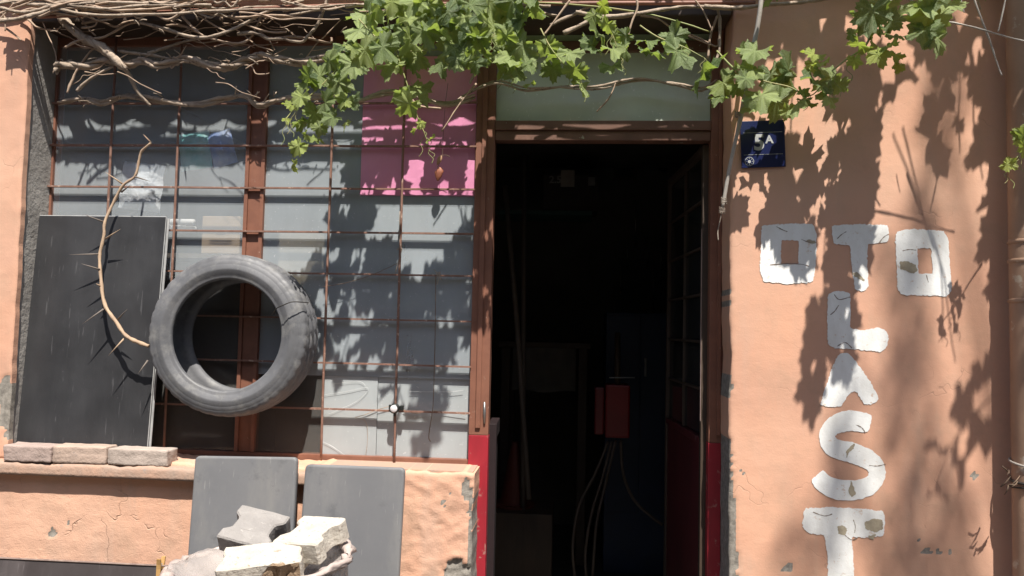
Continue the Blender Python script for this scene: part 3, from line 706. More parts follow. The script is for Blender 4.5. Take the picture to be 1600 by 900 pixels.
# ---------------------------------------------------------------- tyre stack, plastic bag, concrete blocks
YS = -.50
BC = U(405, 893, YS)
sr = .265
ztop = BC.z-.055
tm2 = tyre_mesh(sr, .19, .18, 90); tm2.materials.append(M_rubber)
nst = int((ztop-GZ)/.176)+1; hst = (ztop-GZ)/nst
for i in range(nst):
    o = bpy.data.objects.new('tyre', tm2); COL.objects.link(o); o.location = (BC.x+.012*(i % 2), YS+.006*i, GZ+hst*(i+.5)); o.rotation_euler = (math.pi/2, 0, i*1.1); o.scale = (1, hst/.18, 1)
    tag(o, ('top old tyre of the stack right under the plastic bag of blocks', 'old tyre second from the top in the stack under the plastic bag', 'bottom old tyre of the stack standing on the pavement', 'old tyre low in the stack under the bag')[min(3, nst-1-i)], 'tyre', 'stacked tyres under the bag')
def plastic():
    m, t, b, out = material('milky_plastic_film'); co = coords(t)
    b.inputs['Base Color'].default_value = (.56, .50, .47, 1); b.inputs['Roughness'].default_value = .18
    t.links.new(ramp(t, nz(t, co, 7, 5, .6), .3, .7, .20, .55), b.inputs['Alpha'])
    b.inputs['Specular IOR Level'].default_value = .6
    bump(t, b, nz(t, co, 12, 5, .6, (1, 1, .6)), .5, .02); return m
M_film = plastic()
rows, n = 20, 84; m = MB()
tilt = .10
for k in range(rows+1):
    s = k/rows
    for i in range(n):
        a = 2*math.pi*i/n; ca, sa = math.cos(a), math.sin(a)
        if s < .55: q = s/.55; r = .30*q; z = -.03+.085*q**3
        elif s < .68: q = (s-.55)/.13; r = .30+.028*math.sin(q*math.pi*.75); z = .055+.020*math.sin(q*math.pi)-.012*q
        else: q = (s-.68)/.32; r = .318+.02*q; z = .043-.30*q
        fold = .022*s*N((ca*2.5, sa*2.5, s*1.2), 2.2, 30)+.012*s*N((ca*6, sa*6, s*2), 2, 31)+.006*max(0, s-.6)*math.sin(a*17+2*math.sin(a*3))
        r *= .89
        m.v.append((BC.x+(r+fold)*ca, YS+(r+fold)*sa*.80, BC.z+z-.035+fold*.8+tilt*.12*sa*min(1, s*1.5)+.03*ca*min(1, s)))
for k in range(rows):
    for i in range(n): m.f.append((k*n+i, k*n+(i+1) % n, (k+1)*n+(i+1) % n, (k+1)*n+i))
bag = m.build('plastic_bag', M_film, None, True, fix=False)
rim = []
for i in range(61):
    a = 2*math.pi*i/60; ca, sa = math.cos(a), math.sin(a); w_ = 1+.10*N((ca*2, sa*2, 0), 1.5, 33)+.03*N((ca*7, sa*7, 0), 1.5, 36)
    rim.append((BC.x+.300*w_*ca, YS+.300*w_*sa*.80, BC.z+.028+.03*ca+tilt*.12*sa+.018*N((ca*2.2, sa*2.2, 4), 1.4, 34)))
MB().tube(rim, [.013*(1+.9*N(Vector(p), 7, 35)+.4*N(Vector(p), 30, 37)) for p in rim], 12, 1.2, False).build('rolled_rim', mk('rolled_plastic', (.52, .43, .39), (.40, .33, .30), .3, 9, bs=.8, bd=.01, bscale=22), bag, True)
sm = bag.modifiers.new('thickness', 'SOLIDIFY'); sm.thickness = .0015
tag(bag, 'milky plastic bag spread over the tyre stack, holding the concrete blocks', 'bag')
M_cw = mk('white_limed_concrete', (.56, .52, .45), (.43, .385, .33), .95, 18, spot=(.30, .25, .20), spotsc=50, spotlo=.60, bs=.8, bd=.005, bscale=70, spec=.2)
M_cg = mk('grey_concrete', (.31, .29, .275), (.22, .205, .195), .95, 14, spot=(.34, .32, .3), spotsc=40, spotlo=.62, bs=.8, bd=.005, bscale=80, spec=.2)
M_broken = mk('broken_concrete', (.42, .30, .20), (.24, .17, .11), .95, 30, bs=1, bd=.012, bscale=60, spec=.2)
def paver(w, l, h, mat, loc, rot, lab, broken=None, seed=0, waist=1.0):
    pts = [(-.5, -.5), (-.17, -.5), (.17, -.5), (.5, -.5), (.5, -.26), (.36, -.14), (.36, .14), (.5, .26), (.5, .5), (.17, .5), (-.17, .5), (-.5, .5), (-.5, .26), (-.36, .14), (-.36, -.14), (-.5, -.26)]
    pts = [(x if abs(abs(x)-.36) > .01 else math.copysign(lerp(.5, .36, waist), x), y) for x, y in pts]
    bm = bmesh.new(); vs = []
    f = bm.faces.new([bm.verts.new((x*w, y*l, -h/2)) for x, y in pts][::-1])
    ex = bmesh.ops.extrude_face_region(bm, geom=[f])
    for e in ex['geom']:
        if isinstance(e, bmesh.types.BMVert): e.co.z += h
    bmesh.ops.recalc_face_normals(bm, faces=bm.faces)
    bmesh.ops.bevel(bm, geom=list(bm.edges), offset=.005, segments=1, affect='EDGES')
    bmesh.ops.triangulate(bm, faces=bm.faces)
    for _ in range(3): bmesh.ops.subdivide_edges(bm, edges=[e for e in bm.edges if e.calc_length() > .018], cuts=1, use_grid_fill=False)
    for v in bm.verts:
        v.co += Vector((N(v.co, 25, seed), N(v.co, 25, seed+3), N(v.co, 25, seed+5)))*.0018+Vector((N(v.co, 80, seed), N(v.co, 80, seed+3), N(v.co, 80, seed+5)))*.0007
        if broken:
            d = (v.co-Vector(broken[0])).length
            if d < broken[1]: v.co += (v.co-Vector(broken[0]))*0+Vector((0, 1, -.2))*(broken[1]-d)*.45+Vector((N(v.co, 60), N(v.co, 60, 2), N(v.co, 60, 3)))*.009
    me = bpy.data.meshes.new('concrete_block'); bm.to_mesh(me); bm.free()
    if broken:
        me.materials.append(mat); me.materials.append(M_broken)
        for p in me.polygons:
            if (p.center-Vector(broken[0])).length < broken[1]*.95: p.material_index = 1
        me.polygons.foreach_set('use_smooth', [False]*len(me.polygons))
        o = bpy.data.objects.new('concrete_block', me); COL.objects.link(o)
    else: o = link('concrete_block', me, mat, None, False, False)
    o.location = loc; o.rotation_euler = rot
    tag(o, lab, 'block', 'concrete blocks in the plastic bag'); return o
R_ = math.radians
paver(.185, .155, .07, M_cg, U(398, 833, YS+.06), (R_(30), R_(9), R_(-7)), 'dark grey notched concrete block at the back of the bag', None, 1)
paver(.175, .175, .075, M_cw, U(487, 843, YS+.03), (R_(16), R_(-4), R_(-18)), 'white limed concrete block at the right of the bag', None, 2)
paver(.26, .135, .085, M_cw, U(412, 884, YS-.09), (R_(15), R_(-6), R_(10)), 'white limed concrete block with a broken brown front corner', ((.055, -.075, -.01), .055), 3, .25)

# ---------------------------------------------------------------- low dark board with a clothes peg
A, B = U(-60, 867, -.10), U(330, 890, -.10)
zb = (A.z+B.z)/2
bd = empty('dark_board', ((A.x+B.x)/2, -.14, GZ)); tag(bd, 'low dark board standing against the wall below the bricks', 'board')
M_dark = panelmat('dirty_dark_board', (.048, .040, .040), .5, .6)
quadslab([Vector((A.x, -.10, zb)), Vector((B.x, -.10, zb)), Vector((B.x, -.15, GZ)), Vector((A.x, -.15, GZ))], .022, 'sheet', M_dark, bd, .003)
MB().tube([Vector((lerp(A.x, B.x, i/10), -.101, zb+.001)) for i in range(11)], .004, 6, .3).build('edge_trim', mk('worn_pale_edge', (.30, .22, .18), (.15, .1, .09), .8, 30), bd)
M_peg = mk('peg_wood', (.55, .33, .12), (.42, .24, .09), .7, 20, bs=.3, stretch=(3, 3, .5))
P = U(249, 884, -.12); P.z = zb
pg = empty('clothes_peg', P); tag(pg, 'wooden clothes peg clipped to the top of the dark board', 'clothes peg')
for yy, sg in ((-.010, -1), (.010, 1)):
    pts = [(-.045, .002*sg, .006), (.012, -.001*sg, .007), (.034, .007*sg, .0055)]
    m = MB()
    for z, dy, hw in ((-.040, 0, .0075), (-.005, .001*sg, .0085), (.012, .003*sg, .0085), (.034, .008*sg, .007)):
        m.v += [(P.x-hw+z*.05, P.y+.009+yy+dy-.0035, P.z+z), (P.x+hw+z*.05, P.y+.009+yy+dy-.0035, P.z+z), (P.x+hw+z*.05, P.y+.009+yy+dy+.0035, P.z+z), (P.x-hw+z*.05, P.y+.009+yy+dy+.0035, P.z+z)]
    for k in range(3): m.f += [(k*4+j, k*4+(j+1) % 4, k*4+4+(j+1) % 4, k*4+4+j) for j in range(4)]
    m.f += [(3, 2, 1, 0), (12, 13, 14, 15)]
    m.build('prong', M_peg, pg)
MB().tube([(P.x-.008, P.y-.006, P.z+.008), (P.x-.007, P.y+.008, P.z+.012), (P.x+.007, P.y+.008, P.z+.012), (P.x+.008, P.y-.006, P.z+.008)], .0014, 6).build('spring', M_edge, pg)

# ---------------------------------------------------------------- number plate
M_blue = mk('navy_enamel', (.012, .018, .075), (.010, .014, .055), .25, 6, bs=.05)
M_pw = mk('plate_white', (.45, .46, .46), None, .4, 20, bs=0)
pc = [U(1157, 190, -.006), U(1226, 188, -.006), U(1226, 260, -.006), U(1158, 263, -.006)]
pcx, pcz = sum(p.x for p in pc)/4, sum(p.z for p in pc)/4
pw, ph = (pc[1].x-pc[0].x), (pc[0].z-pc[3].z)
PR = Matrix.Translation((pcx, -.010, pcz)) @ Matrix.Rotation(R_(-2.2), 4, 'Y')
def pm(m): m.v = [tuple(PR @ Vector(v)) for v in m.v]; return m
plate = pm(MB().box((-pw/2, 0, -ph/2), (pw/2, .005, ph/2))).build('number_plate', M_blue, bevel=.0015); tag(plate, 'navy blue house number plate reading 5 A on the peach wall', 'sign')
def text(body, x, z, size, name='lettering', par=plate, mat=M_pw, T=PR, bold=.0, yy=-.0012, align='CENTER', ext=.0005):
    cu = bpy.data.curves.new('t', 'FONT'); cu.body = body; cu.size = size; cu.align_x = align; cu.align_y = 'CENTER'; cu.extrude = ext; cu.offset = bold; cu.resolution_u = 3
    ob = bpy.data.objects.new('t', cu); COL.objects.link(ob); bpy.context.view_layer.update()
    me = bpy.data.meshes.new_from_object(ob.evaluated_get(bpy.context.evaluated_depsgraph_get()))
    bpy.data.objects.remove(ob); bpy.data.curves.remove(cu)
    me.transform(T @ Matrix.Translation((x, yy, z)) @ Matrix.Rotation(math.pi/2, 4, 'X'))
    me.materials.clear(); return link(name, me, mat, par)
text('5', -pw*.085, pw*.02, .084, bold=.0028); text('A', pw*.145, pw*.09, .042, bold=.0014)
for zz in (.245, -.225): pm(MB().box((-pw*.44, -.0012, ph*zz-.0006), (pw*.44, .0, ph*zz+.0006))).build('rule', M_pw, plate)
pm(MB().lathe([(.0155, -.0012), (.0175, -.0012), (.0175, 0), (.0155, 0), (.0155, -.0012)], (-pw*.32, 0, -ph*.365), 'y', 28)).build('emblem_ring', M_pw, plate)
for i in range(8): pm(MB().box((-pw*.32+.0118*math.cos(i*.785)-.0014, -.0012, -ph*.365+.0118*math.sin(i*.785)-.0014), (-pw*.32+.0118*math.cos(i*.785)+.0014, 0, -ph*.365+.0118*math.sin(i*.785)+.0014))).build('emblem_dot', M_pw, plate)
pm(MB().lathe([(.0001, -.0012), (.0062, -.0012), (.0062, 0)], (-pw*.32, 0, -ph*.37), 'y', 16)).build('emblem_disc', M_pw, plate)

# ---------------------------------------------------------------- rod, drainpipe, small things on the grille
M_rod = mk('weathered_pale_rod', (.46, .42, .37), (.32, .29, .26), .6, 14, bs=.3, bscale=60)
rp = [U(1191, -40, -.16), U(1187, 20, -.15), U(1172, 100, -.125), U(1158, 180, -.10), U(1140, 262, -.075), U(1129, 325, -.055)]
rod = empty('long_rod', rp[-1]); tag(rod, 'long pale rod hanging slantwise between the doorway and the number plate', 'rod')
MB().tube(spline(rp, 6), [.0088]*20+[.0072]*11, 9, .1).build('shaft', M_rod, rod, True)
M_string = mk('dirty_string', (.40, .34, .28), (.2, .16, .13), .9, 60, bs=.3)
for a in ((1153, 180), (1131, 315), (1128, 330)):
    q = U(*a, -.07 if a[1] > 300 else -.105); MB().tube([q+Vector((.0105*math.cos(t*.9), .0105*math.sin(t*.9), .0009*t-.008+.004*N((t*.37, a[1], 0), 1))) for t in range(26)], .0021, 5, .4).build('binding', M_string, rod, True)
q = U(1128, 330, -.06); MB().tube(spline([q, q+Vector((-.006, .01, -.04)), q+Vector((-.012, .015, -.075)), q+Vector((-.010, .012, -.11))], 5), .0022, 5, .4).build('loose_end', M_string, rod, True)
M_pipe = mk('beige_painted_pipe', (.40, .255, .17), (.30, .19, .13), .6, 6, spot=(.50, .42, .33), spotsc=9, spotlo=.6, bs=.35, bd=.003, bscale=30, world=True)
pcn = U(1580, 450, -.085); RP = .058
pcx2 = pcn.x+RP*1.0; PY = -.085
dp = empty('drainpipe', (pcx2, PY, GZ)); tag(dp, 'beige painted drainpipe at the right edge with wire and twigs tied round it', 'drainpipe')
MB().lathe([(RP, GZ+.001), (RP, U(1590, 735, PY).z), (RP, U(1590, 560, PY).z), (RP+.001, U(1590, 300, PY).z), (RP, Z_TOP)], (pcx2, PY, 0), 'z', 32).build('pipe', M_pipe, dp, True, fix=False)
for py in (378, 408, 470): 
    z = U(1585, py, PY).z; MB().lathe([(RP, z-.009), (RP+.004, z-.006), (RP+.005, z), (RP+.004, z+.006), (RP, z+.009)], (pcx2, PY, 0), 'z', 32).build('collar', M_pipe, dp, True)
M_twig2 = mk('brown_twig', (.20, .13, .085), (.11, .075, .05), .85, 30, bs=.4)
for j, (py, rr) in enumerate(((722, .004), (748, .005), (757, .003))):
    z = U(1585, py, PY).z; MB().tube([(pcx2+(RP+.006)*math.cos(t*.35), PY+(RP+.006)*math.sin(t*.35), z+.010*math.sin(t*.35+j)) for t in range(19)], rr, 6, .3).build('wire_tie', M_wire if j != 0 else M_rod, dp, True)
for j in range(7):
    q = U(1576+random.uniform(-6, 10), 745+random.uniform(-22, 22), PY-.05); d = Vector((random.uniform(-.05, .04), random.uniform(-.03, .02), random.uniform(-.06, .05)))
    MB().tube([q-d*.5, q+Vector((0, -.006, 0)), q+d*.6], [.003, .0028, .0012], 5, .3).build('twig', M_twig2, dp, True)
# round reflector clipped on the grille
q = U(617, 638, .15)
M_plastic = mk('black_plastic', (.022, .024, .022), None, .4, 20, bs=0); M_lens = mk('white_reflector', (.78, .74, .75), None, .25, 60, bs=.3)
rf = MB().lathe([(.0001, -.022), (.0175, -.022), (.0200, -.018), (.0200, .008), (.0001, .008)], q, 'y', 28).build('bicycle_reflector', M_plastic, None, True); tag(rf, 'small round white-faced reflector in a black holder clipped on the grille', 'reflector')
MB().lathe([(.0001, -.0245), (.0115, -.0245), (.0150, -.0225), (.0150, -.019)], q, 'y', 28).build('lens', M_lens, rf, True)
MB().box(q+Vector((.020, -.004, -.008)), q+Vector((.036, .012, .012))).build('clamp', M_plastic, rf, bevel=.003); MB().box(q+Vector((-.026, -.002, -.006)), q+Vector((-.018, .012, .014))).build('clamp', M_plastic, rf, bevel=.002)
MB().box(q+Vector((-.004, -.004, -.032)), q+Vector((.003, .006, -.019))).build('screw', M_plastic, rf, bevel=.001)
# dried pods on a thread
M_pod = mk('dried_pod_skin', (.30, .10, .05), (.19, .06, .035), .6, 20, bs=.4)
pr = [(.0001, 0), (.006, .004), (.015, .02), (.019, .035), (.016, .047), (.007, .057), (.0001, .06)]
q = U(683, 283, .12); pod = empty('dried_pod', q); tag(pod, 'small dried reddish pod hanging on a thread over the pink sheet', 'dried pod')
m = MB().lathe([(r*(.9), h) for r, h in pr], (0, 0, 0), 'z', 12); m.v = [tuple(Matrix.Translation(q) @ Matrix.Rotation(R_(12), 4, 'Y') @ Vector((v[0]*1.05+.002*math.sin(v[2]*300), v[1]*.5, v[2]))) for v in m.v]; m.build('pod', M_pod, pod, True)
m = MB().lathe([(r*.55, h*.75) for r, h in pr], (0, 0, 0), 'z', 10); m.v = [tuple(Matrix.Translation(U(683, 258, .12)) @ Matrix.Rotation(R_(22), 4, 'Y') @ Vector((v[0], v[1]*.5, v[2]))) for v in m.v]; m.build('pod', mk('tan_pod_skin', (.42, .24, .14), None, .7, 20), pod, True)
for a in ([(683, 262), (686, 257), (688, 253)], [(691, 245), (693, 200), (696, 160), (700, 130)], [(689, 243), (697, 242), (703, 245)]): MB().tube([U(x, y, .12) for x, y in a], .0011, 5).build('thread', M_twig2, pod)
# string knots and dead stalks wired to the grille
for nm, pts, r, lab in (('string_tie', [(625,330),(624,372),(626,384),(620,390),(628,388),(625,400),(618,425)], .002, 'knotted pale string round a bar in the middle of the right-hand window'),
                        ('string_tie', [(678,420),(690,438),(684,425),(680,437),(688,424),(683,445)], .0015, 'small pale string knot on the bar right of the middle of the window'),
                        ('wire_strand', [(505,448),(540,442),(580,430),(620,412)], .0012, 'thin wire running from the tyre to the knotted string'),
                        ('dry_stalk', [(681,430),(680,520),(678,600),(676,640),(670,680),(673,690)], .0017, 'thin dry stalk hanging down the right-hand panes')):
    o = MB().tube(spline([U(x, y, .155) for x, y in pts], 4), r, 5, .5).build(nm, M_string if 'string' in nm else M_twig2, None, True); tag(o, lab, nm.split('_')[-1])

# ---------------------------------------------------------------- things behind the window
M_card = mk('cardboard', (.50, .38, .24), (.42, .31, .2), .85, 6, bs=.2)
M_cream = mk('cream_board', (.72, .62, .44), (.62, .52, .37), .8, 5, bs=.1)
M_teal = mk('teal_packet_film', (.10, .55, .56), (.45, .78, .76), .4, 12, bs=.3)
M_bluep = mk('blue_packet_film', (.10, .25, .75), (.55, .65, .85), .4, 16, bs=.3)
M_bagw = mk('white_bag_film', (.88, .89, .90), (.66, .70, .74), .4, 10, bs=.9, bd=.02, bscale=14)
M_roll = mk('white_paper_roll', (.8, .8, .78), (.7, .7, .68), .8, 10, bs=.1)
YI = .24
M_sheet = mk('greyed_plastic_curtain', (.42, .45, .47), (.26, .28, .30), .5, 5, bs=.5, bd=.02, bscale=9, stretch=(1, 1, .3))
def ibox(px0, py0, px1, py1, y0, y1, name, mat, lab, cat, rot=0, lettering=None):
    a, b_ = U(px0, py1, y0), U(px1, py0, y0)
    o = MB().box((a.x, y0, a.z), (b_.x, y1, b_.z)).build(name, mat, bevel=.004); o.rotation_euler.y = rot; tag(o, lab, cat); return o
ish = MB().box((XW0+.05, .245, U(300, 396, .25).z-.02), (XM0-.01, .50, U(300, 396, .25).z)).build('window_shelf', mk('shelf_board', (.16, .13, .1), None, .8, 8)); tag(ish, 'board shelf just behind the left-hand panes, above the tyre', 'shelf')
cb = ibox(314, 338, 376, 396, .262, .40, 'cardboard_box', M_card, 'plain cardboard box with small print behind the glass beside the mullion', 'box')
a = U(345, 365, .2605)
for dz in (.0, -.03, -.042): MB().box((a.x-.05 if dz else a.x-.02, .2600, a.z+dz-.003), (a.x+.05 if dz else a.x+.02, .2612, a.z+dz+.003)).build('print_line', mk('box_print', (.25, .19, .13), None, .8), cb)
ibox(432, 362, 507, 470, .225, .240, 'cream_board', M_cream, 'cream board standing behind the glass right of the mullion above the tyre', 'board')
def crumple(name, px, py, wpx, hpx, y, mat, lab, cat, rot, seed, amp=.012):
    C_ = U(px, py, y); w2, h2 = wpx/800, hpx/800; n = 14; m = MB(); W = n+1
    for side in (0, 1):
        for j in range(n+1):
            for i in range(n+1):
                u, v = i/n*2-1, j/n*2-1; puff = (1-u**4)*(1-v**4)*.02
                m.v.append((u*w2*(1+.05*N((u, v, seed), 1.5)), (-puff if side == 0 else puff)+amp*N((u*2, v*2, seed), 1.7)+amp*.4*N((u*5, v*5, seed), 1.3), v*h2))
    m.f += [(j*W+i, j*W+i+1, (j+1)*W+i+1, (j+1)*W+i) for j in range(n) for i in range(n)]
    m.f += [(W*W+j*W+i, W*W+(j+1)*W+i, W*W+(j+1)*W+i+1, W*W+j*W+i+1) for j in range(n) for i in range(n)]
    o = m.build(name, mat, None, True); o.location = C_; o.rotation_euler = (0, rot, 0); tag(o, lab, cat); return o
crumple('plastic_packet', 222, 292, 76, 84, .226, M_bagw, 'crumpled white plastic bag behind the glass near the thorn branch tip', 'bag', R_(6), 3)
crumple('plastic_packet', 305, 236, 56, 66, .222, M_teal, 'teal packet behind the upper left panes', 'packet', R_(-8), 5, .006)
crumple('plastic_packet', 347, 232, 44, 62, .220, M_bluep, 'blue packet behind the upper left panes, next to the mullion', 'packet', R_(-16), 7, .006)
for i, (py, px) in enumerate(((347, 285), (358, 287), (352, 270))):
    a = U(px, py, .27+.03*i); o = MB().lathe([(.0001, -.055), (.013, -.055), (.014, -.05), (.014, .05), (.013, .055), (.0001, .055)], a, 'x', 16).build('paper_roll', M_roll, None, True)
    tag(o, ('white paper roll lying behind the glass, uppermost of three', 'white paper roll lying behind the glass, lowest of three', 'white paper roll lying behind the glass, rearmost of three')[i], 'paper roll', 'paper rolls behind the glass')

# ---------------------------------------------------------------- dim things inside the doorway
M_shelfg = mk('green_shelf_steel', (.05, .12, .10), (.035, .09, .075), .6, 8)
M_dbox = mk('dark_printed_carton', (.06, .05, .045), None, .8, 8)
M_dark2 = mk('dark_wood_and_shade', (.07, .045, .03), (.04, .028, .02), .6, 10, stretch=(1, 1, .2))
YR = 2.6
def at2(px, py, y=YR): return U(px, py, y)
a, b_ = at2(775, 335), at2(925, 322); sh = MB().box((a.x, YR-.02, a.z), (b_.x, YR+.35, a.z+.03)).build('wall_shelf', M_shelfg); tag(sh, 'green steel shelf in the dark room, carrying the printed carton', 'shelf')
a = at2(848, 318, YR); b_ = at2(935, 262, YR); zs = at2(775, 335).z+.031
ct = MB().box((a.x, YR, zs), (b_.x, YR+.3, zs+(b_.z-a.z))).build('carton', M_dbox, bevel=.004); tag(ct, 'dark carton printed 2.5 T with a pale sticker, on the green shelf', 'carton')
M_dimw = mk('dim_print', (.34, .33, .31), None, .8, 8, bs=0)
for s_, px, py, sz in (('2.5 T', 858, 281, .075),): text(s_, at2(px, py).x, at2(px, py).z, sz, 'lettering', ct, M_dimw, Matrix.Identity(4), 0.002, YR-.0015, 'LEFT')
a, b_ = at2(876, 292), at2(898, 266); MB().box((a.x, YR-.003, a.z), (b_.x, YR-.0005, b_.z)).build('sticker', mk('sticker_paper', (.42, .38, .33), None, .8), ct)
a, b_ = at2(919, 290), at2(930, 277); MB().box((a.x, YR-.003, a.z), (b_.x, YR-.0005, b_.z)).build('sticker', M_dimw, ct)
YW = RY1-.03
a, b_ = U(958, 282, YW), U(996, 222, YW); fo = MB().box((a.x, YW, a.z), (b_.x, YW+.02, b_.z)).build('picture_frame', M_dark2, bevel=.005); tag(fo, 'dark rectangular picture frame high on the back wall of the room', 'picture frame')
MB().box((a.x+.03, YW-.003, a.z+.03), (b_.x-.03, YW+.004, b_.z-.03)).build('picture', mk('faded_picture', (.03, .025, .025), None, .4), fo)
c_ = U(1036, 250, YW); m = MB().lathe([(.0001, -.012), (.075, -.012), (.085, -.02), (.095, -.012), (.095, .01)], (0, 0, 0), 'y', 32); m.v = [(c_.x+v[0]*.62, YW+v[1], c_.z+v[2]*1.25) for v in m.v]; o = m.build('oval_mirror', mk('dark_mirror', (.02, .02, .022), None, .15), None, True); tag(o, 'dark oval mirror on the back wall beside the picture frame', 'mirror')
MB().tube([(c_.x+.0589*math.cos(t*.2618), YW-.014, c_.z+.118*math.sin(t*.2618)) for t in range(25)], .007, 6).build('mirror_rim', M_dark2, o, True)
for (p0, p1, y, lab) in (((819, 245), (818, 520), 1.8, 'straight pole standing left of the carton in the dark room'), ((789, 290), (806, 480), 1.5, 'slanting pole just inside the doorway on the left')):
    o = MB().tube([U(*p0, y), U(*p1, y), U(p1[0]+(p1[0]-p0[0])*1.2, p1[1]+300, y)], .016, 8).build('pole', mk('pole_wood', (.16, .13, .11), None, .7), None, True); tag(o, lab, 'pole', 'poles in the dark room')
a, b_ = U(1052, 880, 2.2), U(948, 488, 2.2); o = MB().box((b_.x, 2.2, FZ+.001), (a.x, 2.7, b_.z)).build('blue_cabinet', mk('deep_blue_paint', (.012, .03, .075), (.01, .025, .06), .45, 6), bevel=.006); tag(o, 'deep blue steel cabinet standing at the right of the dark room', 'cabinet')
cz = b_.z; MB().box((b_.x+.02, 2.19, .2), ((a.x+b_.x)/2-.004, 2.2005, cz-.02)).build('cabinet_door', o.data.materials[0], o, bevel=.003); MB().box(((a.x+b_.x)/2+.004, 2.19, .2), (a.x-.02, 2.2005, cz-.02)).build('cabinet_door', o.data.materials[0], o, bevel=.003)
MB().tube([((a.x+b_.x)/2+.03, 2.17, cz-.30), ((a.x+b_.x)/2+.03, 2.165, cz-.36), ((a.x+b_.x)/2+.03, 2.17, cz-.42)], .008, 6).build('handle', M_edge, o)
a, b_ = U(945, 684, 1.55), U(985, 602, 1.55)
rb = MB().box((a.x, 1.55, a.z), (b_.x, 1.72, b_.z)).build('red_pump_box', mk('red_enamel', (.26, .012, .012), (.18, .01, .01), .4, 6), bevel=.012); tag(rb, 'red boxy pump unit with hoses hanging below it in the dark room', 'pump')
MB().box((a.x-.06, 1.60, a.z+.01), (a.x-.004, 1.70, b_.z-.02)).build('side_casing', mk('dark_red_enamel', (.2, .012, .014), None, .4), rb, bevel=.01)
MB().tube([U(965, 602, 1.6), U(965, 570, 1.6), U(965, 520, 1.62)], [.02, .018, .018], 10).build('neck', M_dark2, rb, True)
MB().tube([U(952, 590, 1.58), U(992, 590, 1.58)], .004, 6).build('rail', M_edge, rb, True)
M_hose = mk('grey_brown_hose', (.12, .09, .07), None, .5, 10, bs=0)
for pts in ([(950,690),(930,740),(905,790),(895,850),(898,900)], [(956,690),(940,750),(925,800),(915,860),(916,900)], [(962,688),(945,760),(932,820),(926,900)], [(970,688),(974,740),(990,780),(1015,805),(1035,820)]):
    MB().tube(spline([U(x, y, 1.6) for x, y in pts], 6), .009, 7).build('hose', M_hose, rb, True)
# traffic cone, covered bench, tools
k_ = U(805, 690, 1.9); cz0 = U(805, 790, 1.9).z
cn = MB().lathe([(.0001, k_.z), (.022, k_.z), (.09, cz0+.02), (.13, cz0+.018), (.13, cz0), (.0001, cz0)], (k_.x, 1.9, 0), 'z', 28).build('traffic_cone', mk('faded_cone_orange', (.15, .03, .018), (.1, .025, .015), .6, 6), None, False); tag(cn, 'faded orange traffic cone on the low crate in the dark room', 'traffic cone')
cr = MB(); cr.box((k_.x-.2, 1.7, FZ+.001), (k_.x+.25, 2.1, cz0-.001)); o = cr.build('crate', M_dark2, bevel=.006); tag(o, 'dark wooden crate under the traffic cone', 'crate')
a, b_ = U(800, 610, 2.3), U(900, 545, 2.3); n = 10; m = MB(); W = n+1
for sd in (0, 1): m.v += [(lerp(a.x, b_.x, i/n), 2.3+.015*math.sin(i*1.3+j*.2)+(.01 if sd else 0)-.0*j, lerp(a.z, b_.z, j/n)+.01*math.sin(i*.9)*(1-j/n)) for j in range(n+1) for i in range(n+1)]
m.f += [(j*W+i, j*W+i+1, (j+1)*W+i+1, (j+1)*W+i) for j in range(n) for i in range(n)]+[(W*W+j*W+i, W*W+(j+1)*W+i, W*W+(j+1)*W+i+1, W*W+j*W+i+1) for j in range(n) for i in range(n)]
o = m.build('hanging_cloth', mk('grey_cloth', (.16, .15, .14), None, .9, 8), None, True); tag(o, 'grey cloth hanging over the front of the workbench in the dark room', 'cloth')
wb = empty('workbench', ((a.x+b_.x)/2, 2.6, FZ+.001)); tag(wb, 'dark workbench at the back left of the room', 'workbench')
MB().box((a.x-.1, 2.29, b_.z+.002), (b_.x+.1, 2.9, b_.z+.04)).build('bench_top', M_dark2, wb, bevel=.004)
for xx in (a.x-.05, b_.x+.05):
    for yy in (2.36, 2.84): MB().box((xx-.03, yy-.03, FZ+.001), (xx+.03, yy+.03, b_.z+.001)).build('leg', M_dark2, wb, bevel=.003)
M_tool = mk('tool_steel', (.5, .48, .46), None, .3, 20, metal=.9, bs=0)
for i, (px, p0, p1) in enumerate(((992, 310, 375), (1010, 370, 410), (1020, 405, 488), (1032, 380, 420), (979, 373, 412), (969, 415, 450))):
    o = MB().tube([U(px, p0, YW-.02), U(px+1, (p0+p1)/2, YW-.025), U(px+1, p1, YW-.02)], [.003, .004, .003], 7).build('hand_tool', M_tool, None, True); MB().tube([U(px+1, p1, YW-.02), U(px+1, p1+10, YW-.02)], [.010, .009], 8).build('grip', M_dark2, o, True)
    tag(o, ('slim steel tool hanging highest, just below the picture frame', 'short steel tool hanging right of the picture frame, in the middle of the hanging tools', 'longest steel tool hanging low on the back wall', 'steel tool hanging furthest right, below the oval mirror', 'short steel tool hanging below the left edge of the picture frame', 'steel tool hanging furthest left and lowest on the back wall')[i], 'tool', 'hand tools hanging on the back wall')

